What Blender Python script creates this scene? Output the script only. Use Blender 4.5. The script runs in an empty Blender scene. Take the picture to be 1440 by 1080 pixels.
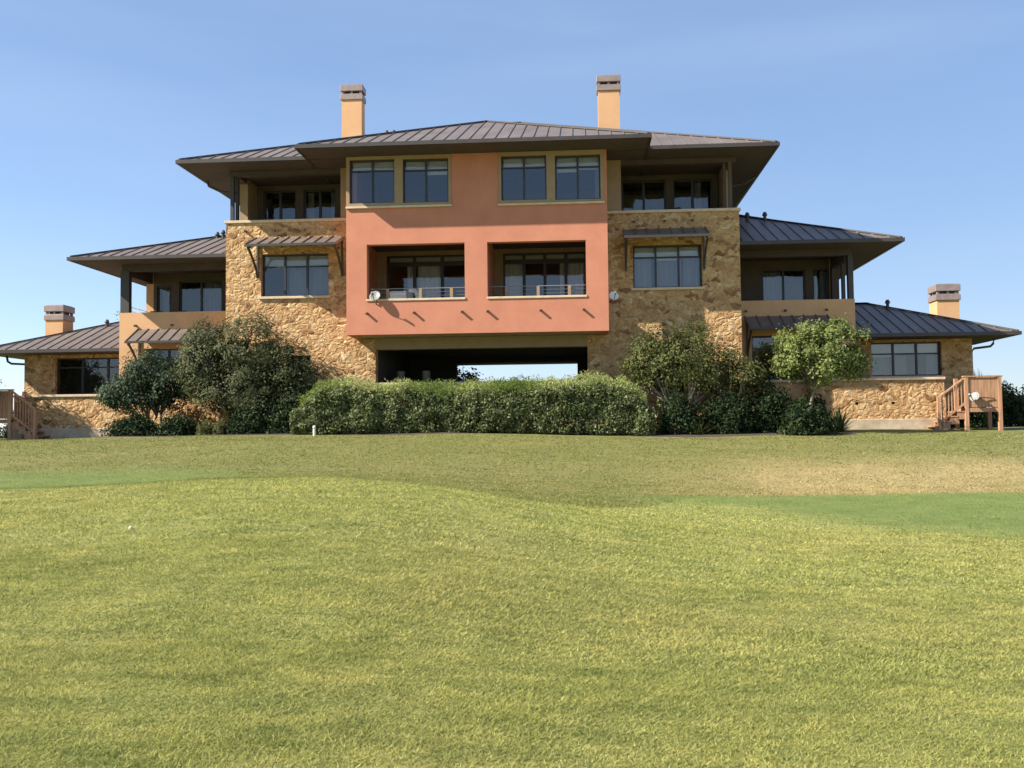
import bpy, math, random
import numpy as np
from mathutils import Vector, Matrix
R = math.radians
random.seed(7)
rng = np.random.default_rng(11)

# ------------------------------------------------------------------ camera
scene = bpy.context.scene
CX = 3.45                       # the camera stands 3.45 m right of the house's centre line; z = 0 is eye level
cam = bpy.data.cameras.new("camera")
cam.sensor_width = 36.0
cam.lens = 35.0
cam.clip_start = 0.1
cam.clip_end = 6000
cam_ob = bpy.data.objects.new("camera", cam)
scene.collection.objects.link(cam_ob)
Mc = ((0.99750818, 0.01388583, -0.06917095),
      (0.06975204, -0.04697586, 0.99645769),
      (-0.01058727, 0.99879951, 0.04782737))    # columns: right, up, forward
m4 = Matrix.Identity(4)
for i in range(3):
    m4[i][0] = Mc[i][0]
    m4[i][1] = Mc[i][1]
    m4[i][2] = -Mc[i][2]
m4.translation = (CX, 0, 0)
cam_ob.matrix_world = m4
scene.camera = cam_ob

# ------------------------------------------------------------------ sky, sun, exposure
SUN = Vector((-2.46, -1.0, 1.99)).normalized()      # towards the sun
sun_el = math.asin(SUN.z)
sun_az = math.atan2(SUN.x, SUN.y)
world = bpy.data.worlds.new("World")
scene.world = world
world.use_nodes = True
wn, wl = world.node_tree.nodes, world.node_tree.links
wn.clear()
sky = wn.new("ShaderNodeTexSky")
sky.sky_type = 'NISHITA'
sky.sun_disc = False
sky.sun_elevation = sun_el
sky.sun_rotation = (-sun_az) % (2 * math.pi)
sky.altitude = 200
sky.air_density = 1.0
sky.dust_density = 0.15
sky.ozone_density = 2.0
bg = wn.new("ShaderNodeBackground")
bg.inputs["Strength"].default_value = 0.078
wo = wn.new("ShaderNodeOutputWorld")
# thin cirrus veil: a pale, stretched noise over the sky
tc = wn.new("ShaderNodeTexCoord")
mp = wn.new("ShaderNodeMapping")
mp.inputs["Scale"].default_value = (1.2, 1.0, 7.0)
mp.inputs["Rotation"].default_value = (0.0, R(8), 0.0)
nz = wn.new("ShaderNodeTexNoise")
nz.inputs["Scale"].default_value = 1.6
nz.inputs["Detail"].default_value = 4
cr = wn.new("ShaderNodeMapRange")
cr.inputs[1].default_value = 0.42
cr.inputs[2].default_value = 0.85
cr.inputs[3].default_value = 0.0
cr.inputs[4].default_value = 0.20
mx = wn.new("ShaderNodeMix")
mx.data_type = 'RGBA'
mx.inputs[7].default_value = (5.2, 5.9, 6.9, 1)
wl.new(tc.outputs["Generated"], mp.inputs["Vector"])
wl.new(mp.outputs["Vector"], nz.inputs["Vector"])
wl.new(nz.outputs["Fac"], cr.inputs[0])
wl.new(cr.outputs[0], mx.inputs[0])
tn_ = wn.new("ShaderNodeMix")
tn_.data_type = 'RGBA'
tn_.blend_type = 'MULTIPLY'
tn_.inputs[0].default_value = 1.0
tn_.inputs[7].default_value = (.99, .962, 1.0, 1)
wl.new(sky.outputs["Color"], mx.inputs[6])
wl.new(mx.outputs[2], tn_.inputs[6])
sx = wn.new("ShaderNodeSeparateXYZ")
wl.new(tc.outputs["Generated"], sx.inputs[0])
ev = wn.new("ShaderNodeMapRange")
ev.interpolation_type = 'SMOOTHSTEP'
ev.inputs[1].default_value = 0.42
ev.inputs[2].default_value = 0.90
ev.inputs[3].default_value = 0.38
ev.inputs[4].default_value = 0.0
wl.new(sx.outputs[2], ev.inputs[0])
soft = wn.new("ShaderNodeMix")
soft.data_type = 'RGBA'
soft.inputs[7].default_value = (2.05, 3.3, 5.5, 1)
wl.new(ev.outputs[0], soft.inputs[0])
wl.new(tn_.outputs[2], soft.inputs[6])
wl.new(soft.outputs[2], bg.inputs["Color"])
wl.new(bg.outputs["Background"], wo.inputs["Surface"])

sun = bpy.data.lights.new("sun", 'SUN')
sun.energy = 5.0
sun.angle = R(0.55)
sun.color = (1.0, 0.93, 0.82)
sun_ob = bpy.data.objects.new("sun", sun)
scene.collection.objects.link(sun_ob)
sun_ob.rotation_euler = SUN.to_track_quat('Z', 'Y').to_euler()
sun_ob.location = SUN * 60

scene.view_settings.view_transform = 'Standard'
scene.view_settings.look = 'None'
scene.view_settings.gamma = 1.0
scene.view_settings.exposure = 1.15
scene.cycles.max_bounces = 6
scene.cycles.transparent_max_bounces = 12

# ------------------------------------------------------------------ helpers: objects
def tag(o, label=None, cat=None, group=None, kind=None):
    if label: o["label"] = label
    if cat: o["category"] = cat
    if group: o["group"] = group
    if kind: o["kind"] = kind
    return o

def thing(name, label, cat, loc=(0, 0, 0), rotz=0.0, group=None):
    o = bpy.data.objects.new(name, None)
    o.empty_display_size = 0.3
    scene.collection.objects.link(o)
    o.location = loc
    o.rotation_euler = (0, 0, rotz)
    return tag(o, label, cat, group)

def rootloc(o):
    v = Vector((0, 0, 0))
    while o is not None:
        v += o.location
        o = o.parent
    return v

def mesh_object(name, verts, faces, material, parent=None, smooth=False, attrs=None, local=False):
    """verts in world coordinates unless local"""
    me = bpy.data.meshes.new(name)
    v = np.asarray(verts, dtype=np.float64)
    if parent is not None and not local:
        v = v - np.array(rootloc(parent))
    if isinstance(faces, np.ndarray):
        nf, k = faces.shape
        me.vertices.add(len(v))
        me.vertices.foreach_set("co", v.astype(np.float32).ravel())
        me.loops.add(nf * k)
        me.loops.foreach_set("vertex_index", faces.astype(np.int32).ravel())
        me.polygons.add(nf)
        me.polygons.foreach_set("loop_start", np.arange(0, nf * k, k, dtype=np.int32))
        me.update(calc_edges=True)
    else:
        me.from_pydata([tuple(p) for p in v], [], faces)
        me.update()
    if attrs:
        for an, arr in attrs.items():
            a = me.attributes.new(an, 'FLOAT', 'POINT')
            a.data.foreach_set("value", np.asarray(arr, dtype=np.float32))
    if smooth:
        me.polygons.foreach_set("use_smooth", [True] * len(me.polygons))
    me.materials.append(material)
    o = bpy.data.objects.new(name, me)
    scene.collection.objects.link(o)
    if parent is not None:
        o.parent = parent
    return o

class MB:
    def __init__(self):
        self.v, self.f = [], []
    def quad(self, a, b, c, d):
        n = len(self.v)
        self.v += [a, b, c, d]
        self.f.append((n, n + 1, n + 2, n + 3))
    def poly(self, pts):
        n = len(self.v)
        self.v += list(pts)
        self.f.append(tuple(range(n, n + len(pts))))
    def hexa(self, p):
        """8 corners: bottom ccw 0-3, top ccw 4-7"""
        n = len(self.v)
        self.v += [tuple(q) for q in p]
        for a in ((3, 2, 1, 0), (4, 5, 6, 7), (0, 1, 5, 4), (1, 2, 6, 5), (2, 3, 7, 6), (3, 0, 4, 7)):
            self.f.append(tuple(n + i for i in a))
        return self
    def box(self, x0, x1, y0, y1, z0, z1):
        return self.hexa([(x0, y0, z0), (x1, y0, z0), (x1, y1, z0), (x0, y1, z0),
                          (x0, y0, z1), (x1, y0, z1), (x1, y1, z1), (x0, y1, z1)])
    def tube(self, pts, radii, n=8, cap=True):
        pts = [Vector(p) for p in pts]
        if not hasattr(radii, '__len__'):
            radii = [radii] * len(pts)
        base = len(self.v)
        up0 = Vector((0.3, 0.2, 0.93))
        for i, p in enumerate(pts):
            d = (pts[min(i + 1, len(pts) - 1)] - pts[max(i - 1, 0)]).normalized()
            a = d.cross(up0 if abs(d.dot(up0.normalized())) < 0.97 else Vector((1, 0, 0))).normalized()
            b = d.cross(a)
            for k in range(n):
                t = 2 * math.pi * k / n
                self.v.append(tuple(p + radii[i] * (math.cos(t) * a + math.sin(t) * b)))
        for i in range(len(pts) - 1):
            for k in range(n):
                k2 = (k + 1) % n
                self.f.append((base + i * n + k, base + i * n + k2, base + (i + 1) * n + k2, base + (i + 1) * n + k))
        if cap:
            self.f.append(tuple(base + k for k in range(n)))
            self.f.append(tuple(base + (len(pts) - 1) * n + k for k in reversed(range(n))))
        return self
    def bar(self, p, q, w, h):
        """rectangular bar from p to q, w sideways (horizontal), h the other way"""
        p, q = Vector(p), Vector(q)
        d = (q - p).normalized()
        s = d.cross(Vector((0, 0, 1)))
        s = s.normalized() if s.length > 1e-4 else Vector((1, 0, 0))
        t = s.cross(d).normalized()
        a, b = s * w / 2, t * h / 2
        return self.hexa([p - a - b, p + a - b, p + a + b, p - a + b, q - a - b, q + a - b, q + a + b, q - a + b])
    def wall(self, u0, u1, t0, t1, z0, z1, holes=(), axis='x'):
        """upright slab spanning u0..u1, t0..t1 thick, with rectangular holes (u0,u1,z0,z1)"""
        us = sorted({u0, u1, *[c for h in holes for c in h[:2] if u0 < c < u1]})
        zs = sorted({z0, z1, *[c for h in holes for c in h[2:] if z0 < c < z1]})
        def solid(i, j):
            if i < 0 or j < 0 or i >= len(us) - 1 or j >= len(zs) - 1:
                return False
            uc, zc = (us[i] + us[i + 1]) / 2, (zs[j] + zs[j + 1]) / 2
            return not any(h[0] < uc < h[1] and h[2] < zc < h[3] for h in holes)
        P = (lambda u, t, z: (u, t, z)) if axis == 'x' else (lambda u, t, z: (t, u, z))
        for i in range(len(us) - 1):
            for j in range(len(zs) - 1):
                if not solid(i, j):
                    continue
                a, b, c, d = us[i], us[i + 1], zs[j], zs[j + 1]
                self.quad(P(a, t0, c), P(b, t0, c), P(b, t0, d), P(a, t0, d))
                self.quad(P(b, t1, c), P(a, t1, c), P(a, t1, d), P(b, t1, d))
                if not solid(i - 1, j): self.quad(P(a, t1, c), P(a, t0, c), P(a, t0, d), P(a, t1, d))
                if not solid(i + 1, j): self.quad(P(b, t0, c), P(b, t1, c), P(b, t1, d), P(b, t0, d))
                if not solid(i, j - 1): self.quad(P(a, t1, c), P(b, t1, c), P(b, t0, c), P(a, t0, c))
                if not solid(i, j + 1): self.quad(P(a, t0, d), P(b, t0, d), P(b, t1, d), P(a, t1, d))
        return self
    def build(self, name, material, parent=None, smooth=False, bevel=0.0):
        o = mesh_object(name, self.v, self.f, material, parent, smooth)
        if bevel:
            b = o.modifiers.new("bevel", 'BEVEL')
            b.width = bevel
            b.segments = 2
            b.limit_method = 'ANGLE'
        return o

# ------------------------------------------------------------------ helpers: materials
def base_mat(name):
    m = bpy.data.materials.new(name)
    m.use_nodes = True
    nt = m.node_tree
    p = nt.nodes["Principled BSDF"]
    return m, nt, p

def mottled(name, c1, c2, scale=3.0, rough=0.8, bump=0.0, bscale=60.0, detail=5, metal=0.0, spec=0.5, stretch=(1, 1, 1), lo=0.35, hi=0.65):
    m, nt, p = base_mat(name)
    N, L = nt.nodes, nt.links
    tc = N.new("ShaderNodeTexCoord")
    mp = N.new("ShaderNodeMapping")
    mp.inputs["Scale"].default_value = stretch
    L.new(tc.outputs["Object"], mp.inputs["Vector"])
    nz = N.new("ShaderNodeTexNoise")
    nz.inputs["Scale"].default_value = scale
    nz.inputs["Detail"].default_value = detail
    nz.inputs["Roughness"].default_value = 0.65
    L.new(mp.outputs["Vector"], nz.inputs["Vector"])
    r = N.new("ShaderNodeValToRGB")
    r.color_ramp.elements[0].position = lo
    r.color_ramp.elements[1].position = hi
    r.color_ramp.elements[0].color = (*c1, 1)
    r.color_ramp.elements[1].color = (*c2, 1)
    L.new(nz.outputs["Fac"], r.inputs["Fac"])
    L.new(r.outputs["Color"], p.inputs["Base Color"])
    p.inputs["Roughness"].default_value = rough
    p.inputs["Metallic"].default_value = metal
    p.inputs["Specular IOR Level"].default_value = spec
    if bump:
        n2 = N.new("ShaderNodeTexNoise")
        n2.inputs["Scale"].default_value = bscale
        n2.inputs["Detail"].default_value = 4
        L.new(mp.outputs["Vector"], n2.inputs["Vector"])
        b = N.new("ShaderNodeBump")
        b.inputs["Strength"].default_value = 0.6
        b.inputs["Distance"].default_value = bump
        L.new(n2.outputs["Fac"], b.inputs["Height"])
        L.new(b.outputs["Normal"], p.inputs["Normal"])
    return m

def stone_mat(name, scale=2.6, gain=1.0):
    m, nt, p = base_mat(name)
    N, L = nt.nodes, nt.links
    tc = N.new("ShaderNodeTexCoord")
    nd = N.new("ShaderNodeTexNoise")
    nd.inputs["Scale"].default_value = 2.4
    nd.inputs["Detail"].default_value = 5
    L.new(tc.outputs["Object"], nd.inputs["Vector"])
    mxv = N.new("ShaderNodeVectorMath"); mxv.operation = 'MULTIPLY_ADD'
    mxv.inputs[1].default_value = (0.55, 0.55, 0.55)
    L.new(nd.outputs["Color"], mxv.inputs[0])
    L.new(tc.outputs["Object"], mxv.inputs[2])
    mp = N.new("ShaderNodeMapping")
    mp.inputs["Scale"].default_value = (1.0, 1.0, 1.75)
    L.new(mxv.outputs[0], mp.inputs["Vector"])
    v1 = N.new("ShaderNodeTexVoronoi"); v1.feature = 'F1'
    v2 = N.new("ShaderNodeTexVoronoi"); v2.feature = 'DISTANCE_TO_EDGE'
    for v in (v1, v2):
        v.inputs["Scale"].default_value = scale
        v.inputs["Randomness"].default_value = 0.95
        L.new(mp.outputs["Vector"], v.inputs["Vector"])
    sep = N.new("ShaderNodeSeparateColor")
    L.new(v1.outputs["Color"], sep.inputs["Color"])
    r = N.new("ShaderNodeValToRGB")
    r.color_ramp.interpolation = 'LINEAR'
    cols = [(0.0, (.26, .13, .055)), (.14, (.50, .285, .125)), (.32, (.66, .415, .195)), (.5, (.58, .345, .155)), (.68, (.74, .50, .26)), (.85, (.56, .32, .14)), (1.0, (.80, .58, .34))]
    e = r.color_ramp.elements
    while len(e) < len(cols): e.new(0.5)
    for k, (pos, c) in enumerate(cols):
        e[k].position = pos
        e[k].color = (c[0] * gain, c[1] * gain, c[2] * gain, 1)
    L.new(sep.outputs[0], r.inputs["Fac"])
    # grain within each stone
    ng = N.new("ShaderNodeTexNoise")
    ng.inputs["Scale"].default_value = 9; ng.inputs["Detail"].default_value = 6; ng.inputs["Roughness"].default_value = 0.7
    L.new(tc.outputs["Object"], ng.inputs["Vector"])
    gr = N.new("ShaderNodeMapRange")
    gr.inputs[1].default_value = .3; gr.inputs[2].default_value = .7; gr.inputs[3].default_value = .62; gr.inputs[4].default_value = 1.25
    L.new(ng.outputs["Fac"], gr.inputs[0])
    mul = N.new("ShaderNodeMix"); mul.data_type = 'RGBA'; mul.blend_type = 'MULTIPLY'; mul.inputs[0].default_value = 1
    L.new(r.outputs["Color"], mul.inputs[6]); L.new(gr.outputs[0], mul.inputs[7])
    # joints
    mr = N.new("ShaderNodeMapRange")
    mr.inputs[1].default_value = 0.01; mr.inputs[2].default_value = 0.05
    L.new(v2.outputs["Distance"], mr.inputs[0])
    mj = N.new("ShaderNodeMix"); mj.data_type = 'RGBA'
    mj.inputs[6].default_value = (.57 * gain, .355 * gain, .165 * gain, 1)
    L.new(mr.outputs[0], mj.inputs[0]); L.new(mul.outputs[2], mj.inputs[7])
    np_ = N.new("ShaderNodeTexNoise")
    np_.inputs["Scale"].default_value = 5.2; np_.inputs["Detail"].default_value = 3; np_.inputs["Roughness"].default_value = .55
    L.new(tc.outputs["Object"], np_.inputs["Vector"])
    pr = N.new("ShaderNodeMapRange")
    pr.inputs[1].default_value = .30; pr.inputs[2].default_value = .40
    L.new(np_.outputs["Fac"], pr.inputs[0])
    mpit = N.new("ShaderNodeMix"); mpit.data_type = 'RGBA'
    mpit.inputs[6].default_value = (.33 * gain, .175 * gain, .07 * gain, 1)
    L.new(pr.outputs[0], mpit.inputs[0]); L.new(mj.outputs[2], mpit.inputs[7])
    L.new(mpit.outputs[2], p.inputs["Base Color"])
    p.inputs["Roughness"].default_value = 0.9
    p.inputs["Specular IOR Level"].default_value = 0.25
    # relief: rounded stones, stone-to-stone steps and grain
    rd = N.new("ShaderNodeMapRange"); rd.interpolation_type = 'SMOOTHSTEP'
    rd.inputs[1].default_value = 0.0; rd.inputs[2].default_value = 0.35
    L.new(v2.outputs["Distance"], rd.inputs[0])
    a1 = N.new("ShaderNodeMath"); a1.operation = 'MULTIPLY_ADD'; a1.inputs[1].default_value = 0.9
    L.new(sep.outputs[1], a1.inputs[0]); 
    a2 = N.new("ShaderNodeMath"); a2.operation = 'MULTIPLY_ADD'; a2.inputs[1].default_value = 1.1
    L.new(ng.outputs["Fac"], a2.inputs[0]); L.new(rd.outputs[0], a2.inputs[2])
    L.new(a2.outputs[0], a1.inputs[2])
    a3 = N.new("ShaderNodeMath"); a3.operation = 'MULTIPLY_ADD'; a3.inputs[1].default_value = 1.1
    L.new(pr.outputs[0], a3.inputs[0]); L.new(a1.outputs[0], a3.inputs[2])
    b = N.new("ShaderNodeBump"); b.inputs["Strength"].default_value = 1.0; b.inputs["Distance"].default_value = 0.019
    L.new(a3.outputs[0], b.inputs["Height"]); L.new(b.outputs["Normal"], p.inputs["Normal"])
    return m

def glass_mat(name, tint=(.78, .80, .80), refl=0.09):
    m = bpy.data.materials.new(name); m.use_nodes = True
    nt = m.node_tree; N, L = nt.nodes, nt.links
    N.clear()
    o = N.new("ShaderNodeOutputMaterial")
    tr = N.new("ShaderNodeBsdfTransparent"); tr.inputs["Color"].default_value = (*tint, 1)
    gl = N.new("ShaderNodeBsdfGlossy"); gl.inputs["Roughness"].default_value = 0.02
    lw = N.new("ShaderNodeFresnel"); lw.inputs["IOR"].default_value = 1.5
    ad = N.new("ShaderNodeMath"); ad.operation = 'ADD'; ad.inputs[1].default_value = refl
    L.new(lw.outputs[0], ad.inputs[0])
    tc = N.new("ShaderNodeTexCoord"); nz = N.new("ShaderNodeTexNoise"); nz.inputs["Scale"].default_value = 1.3
    L.new(tc.outputs["Object"], nz.inputs["Vector"])
    b = N.new("ShaderNodeBump"); b.inputs["Distance"].default_value = 0.01; b.inputs["Strength"].default_value = 0.5
    L.new(nz.outputs["Fac"], b.inputs["Height"]); L.new(b.outputs["Normal"], gl.inputs["Normal"])
    mx = N.new("ShaderNodeMixShader")
    L.new(ad.outputs[0], mx.inputs[0]); L.new(tr.outputs[0], mx.inputs[1]); L.new(gl.outputs[0], mx.inputs[2])
    L.new(mx.outputs[0], o.inputs["Surface"])
    return m

def leaf_mat(name, dark, mid, light, trans=0.3, rough=0.5):
    m, nt, p = base_mat(name)
    N, L = nt.nodes, nt.links
    at = N.new("ShaderNodeAttribute"); at.attribute_name = "tint"
    r = N.new("ShaderNodeValToRGB")
    e = r.color_ramp.elements
    e.new(0.5)
    for k, (pos, c) in enumerate(((0, dark), (.5, mid), (1, light))):
        e[k].position = pos; e[k].color = (*c, 1)
    L.new(at.outputs["Fac"], r.inputs["Fac"]); L.new(r.outputs["Color"], p.inputs["Base Color"])
    p.inputs["Roughness"].default_value = rough
    p.inputs["Specular IOR Level"].default_value = 0.15
    t = N.new("ShaderNodeBsdfTranslucent"); L.new(r.outputs["Color"], t.inputs["Color"])
    mx = N.new("ShaderNodeMixShader"); mx.inputs[0].default_value = trans
    L.new(p.outputs[0], mx.inputs[1]); L.new(t.outputs[0], mx.inputs[2])
    L.new(mx.outputs[0], N["Material Output"].inputs["Surface"])
    return m

M_ORANGE = mottled("terracotta_stucco", (.455, .180, .108), (.52, .210, .128), 1.1, .92, .006, 45)
M_GOLD = mottled("gold_stucco", (.55, .318, .160), (.61, .358, .185), 1.8, .92, .006, 45)
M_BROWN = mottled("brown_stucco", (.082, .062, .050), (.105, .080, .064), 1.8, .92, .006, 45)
M_TRIM = mottled("tan_trim", (.27, .195, .110), (.32, .235, .14), 2.2, .85, .003, 50)
M_STONE = stone_mat("rubble_limestone", 4.0, .82)
M_CAP = mottled("limestone_cap", (.50, .38, .25), (.62, .49, .34), 4, .9, .008, 25)
M_ROOF = mottled("bronze_roof_metal", (.150, .120, .102), (.210, .172, .150), 1.3, .5, 0, detail=6, metal=.25, stretch=(1, .3, 1))
M_FASCIA = mottled("dark_bronze", (.040, .033, .030), (.052, .043, .040), 3, .5)
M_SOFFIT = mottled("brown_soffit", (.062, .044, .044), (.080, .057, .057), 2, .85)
M_FRAME = mottled("window_bronze", (.022, .022, .028), (.03, .03, .036), 4, .45)
M_GLASS = glass_mat("window_glass")
M_CURTAIN = mottled("pale_curtain", (.22, .22, .24), (.33, .33, .35), 3, .95, stretch=(6, 6, .3))
M_INNER = mottled("interior_plaster", (.16, .14, .12), (.2, .175, .15), 1.5, .95)
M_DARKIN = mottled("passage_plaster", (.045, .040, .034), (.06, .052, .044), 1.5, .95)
M_CONC = mottled("concrete", (.34, .265, .18), (.52, .42, .30), 2.4, .9, .006, 30)
M_WOOD = mottled("redwood_boards", (.30, .155, .085), (.49, .275, .155), 3, .8, .004, 30, stretch=(6, 6, .5))
M_METAL = mottled("dark_pipe_metal", (.04, .036, .036), (.055, .05, .048), 3, .6)
M_CAPMETAL = mottled("chimney_cap_metal", (.24, .185, .165), (.31, .24, .215), 4, .5, metal=.2)
M_WHITE = mottled("white_plastic", (.72, .70, .66), (.80, .78, .74), 6, .5)
M_DISH = mottled("grey_dish_enamel", (.17, .17, .168), (.22, .22, .215), 4, .45)
M_POST = mottled("cream_post", (.55, .45, .33), (.62, .52, .40), 4, .8)
M_BLIND = mottled("roller_blind", (.66, .65, .63), (.74, .73, .71), 2, .9)
M_CHAIR = mottled("dark_wicker", (.03, .026, .024), (.06, .05, .045), 30, .7)
M_BARK = mottled("grey_bark", (.10, .075, .055), (.20, .16, .125), 8, .95, .02, 30, stretch=(1, 1, .3))
M_PALEBARK = mottled("pale_bark", (.22, .17, .13), (.34, .28, .22), 8, .9, .012, 30, stretch=(1, 1, .3))
M_SOIL = mottled("bark_mulch", (.030, .020, .013), (.085, .058, .036), 14, .98, .03, 22)
M_CLAY = mottled("pale_clay", (.16, .14, .12), (.22, .195, .17), 5, .8)

# ------------------------------------------------------------------ ground
def sstep(a, b, v):
    t = np.clip((v - a) / (b - a), 0, 1); return t * t * (3 - 2 * t)
T_PX = np.array([-260, 0, 420, 600, 720, 850, 1000, 1440, 1700.])
T_Y = np.array([3, 4.7, 8, 11, 14, 17, 20, 24, 28, 32, 36.])
T_Z = np.array([
    [-1.60, -1.60, -1.60, -1.60, -1.60, -1.60, -1.61, -1.62, -1.62],
    [-1.55, -1.56, -1.55, -1.57, -1.58, -1.59, -1.60, -1.61, -1.61],
    [-1.25, -1.24, -1.13, -1.20, -1.30, -1.42, -1.50, -1.57, -1.57],
    [-0.98, -0.96, -0.81, -0.92, -1.10, -1.30, -1.45, -1.55, -1.55],
    [-0.72, -0.70, -0.52, -0.66, -0.87, -1.18, -1.44, -1.53, -1.53],
    [-1.00, -0.99, -0.88, -1.00, -1.12, -1.25, -1.41, -1.43, -1.43],
    [-0.88, -0.86, -0.84, -0.94, -1.06, -1.21, -1.32, -1.26, -1.26],
    [-0.62, -0.60, -0.58, -0.66, -0.76, -0.86, -0.92, -0.84, -0.84],
    [-0.32, -0.30, -0.22, -0.28, -0.36, -0.47, -0.55, -0.52, -0.52],
    [-0.16, -0.15,  0.02, -0.01, -0.04, -0.13, -0.20, -0.25, -0.25],
    [-0.08, -0.07,  0.02,  0.01,  0.00, -0.03, -0.05, -0.06, -0.06]])
gx = np.arange(-34, 42.01, 0.25)
gy = np.arange(-2, 44.01, 0.25)
GX, GY = np.meshgrid(gx, gy)
_Yc = np.clip(GY, 3, 36)
_px = 818 + 1400 * (GX - CX) / np.maximum(_Yc, 3)
_i = np.clip(np.searchsorted(T_Y, _Yc) - 1, 0, len(T_Y) - 2)
_t = (_Yc - T_Y[_i]) / (T_Y[_i + 1] - T_Y[_i])
_pc = np.clip(_px, T_PX[0], T_PX[-1])
_j = np.clip(np.searchsorted(T_PX, _pc) - 1, 0, len(T_PX) - 2)
_s = (_pc - T_PX[_j]) / (T_PX[_j + 1] - T_PX[_j])
GZ = ((1 - _t) * (1 - _s) * T_Z[_i, _j] + (1 - _t) * _s * T_Z[_i, _j + 1] + _t * (1 - _s) * T_Z[_i + 1, _j] + _t * _s * T_Z[_i + 1, _j + 1])
def blur(a, n):
    k = np.hanning(2 * n + 3)[1:-1]; k /= k.sum()
    p = np.pad(a, ((n, n), (0, 0)), mode='edge')
    a = sum(k[i] * p[i:i + a.shape[0]] for i in range(2 * n + 1))
    p = np.pad(a, ((0, 0), (n, n)), mode='edge')
    return sum(k[i] * p[:, i:i + a.shape[1]] for i in range(2 * n + 1))
GZ = blur(GZ, 7)
def vnoise(x, y, s, seed):
    r = np.random.default_rng(seed).random((64, 64))
    xx, yy = x / s, y / s
    xi, yi = np.floor(xx).astype(int), np.floor(yy).astype(int)
    fx, fy = xx - xi, yy - yi
    fx, fy = fx * fx * (3 - 2 * fx), fy * fy * (3 - 2 * fy)
    g = lambda a, b: r[a % 64, b % 64]
    return (g(xi, yi) * (1 - fx) + g(xi + 1, yi) * fx) * (1 - fy) + (g(xi, yi + 1) * (1 - fx) + g(xi + 1, yi + 1) * fx) * fy
GZ = GZ + (.05 + .07 * sstep(22, 27, GY)) * (vnoise(GX, GY, 3.1, 1) - .5) + .02 * (vnoise(GX, GY, 1.1, 2) - .5)
def lawn_z(x, y):
    x, y = np.asarray(x, float), np.asarray(y, float)
    u = np.clip((x - gx[0]) / .25, 0, len(gx) - 1.001); w = np.clip((y - gy[0]) / .25, 0, len(gy) - 1.001)
    i, j = u.astype(int), w.astype(int); a, b = u - i, w - j
    return (GZ[j, i] * (1 - a) + GZ[j, i + 1] * a) * (1 - b) + (GZ[j + 1, i] * (1 - a) + GZ[j + 1, i + 1] * a) * b
def turf_kind(x, y):
    """how far the turf is mown fairway (0..1) and how far it is parched (0..1)"""
    n = vnoise(x, y, 2.2, 5) - .5
    n2 = vnoise(x, y, .7, 6) - .5
    xx = x + 1.2 * n + .3 * n2; yy = y + 1.0 * n + .35 * n2
    # right: fairway tongue in the dip
    edge = 18.4 - 5.0 * sstep(4.0, 9.5, xx)
    f1 = sstep(2.8, 6.5, xx) * sstep(edge - 1.6, edge + 2.2, yy + 1.3 * (vnoise(x, y, .35, 41) - .5)) * (1 - sstep(19.5, 20.0, y + .5 * n))
    # left: a strip behind the mound
    f2 = (1 - sstep(-5.2, -1.8, xx)) * sstep(13.6, 14.3, y + .4 * n) * (1 - sstep(20.0, 22.6, yy))
    fair = np.clip(f1 + f2, 0, 1)
    dry = sstep(3.5, 9.0, xx) * sstep(19.5, 20.0, y + .5 * n) * (1 - sstep(21.8, 28.0, yy)) * (.6 + .8 * vnoise(x, y, 1.6, 9))
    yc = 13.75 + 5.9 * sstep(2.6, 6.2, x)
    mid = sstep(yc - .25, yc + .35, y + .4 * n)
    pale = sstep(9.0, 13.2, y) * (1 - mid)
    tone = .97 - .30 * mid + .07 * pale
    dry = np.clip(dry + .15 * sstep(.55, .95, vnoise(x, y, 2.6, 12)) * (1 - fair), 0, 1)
    return fair, dry, tone

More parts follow.
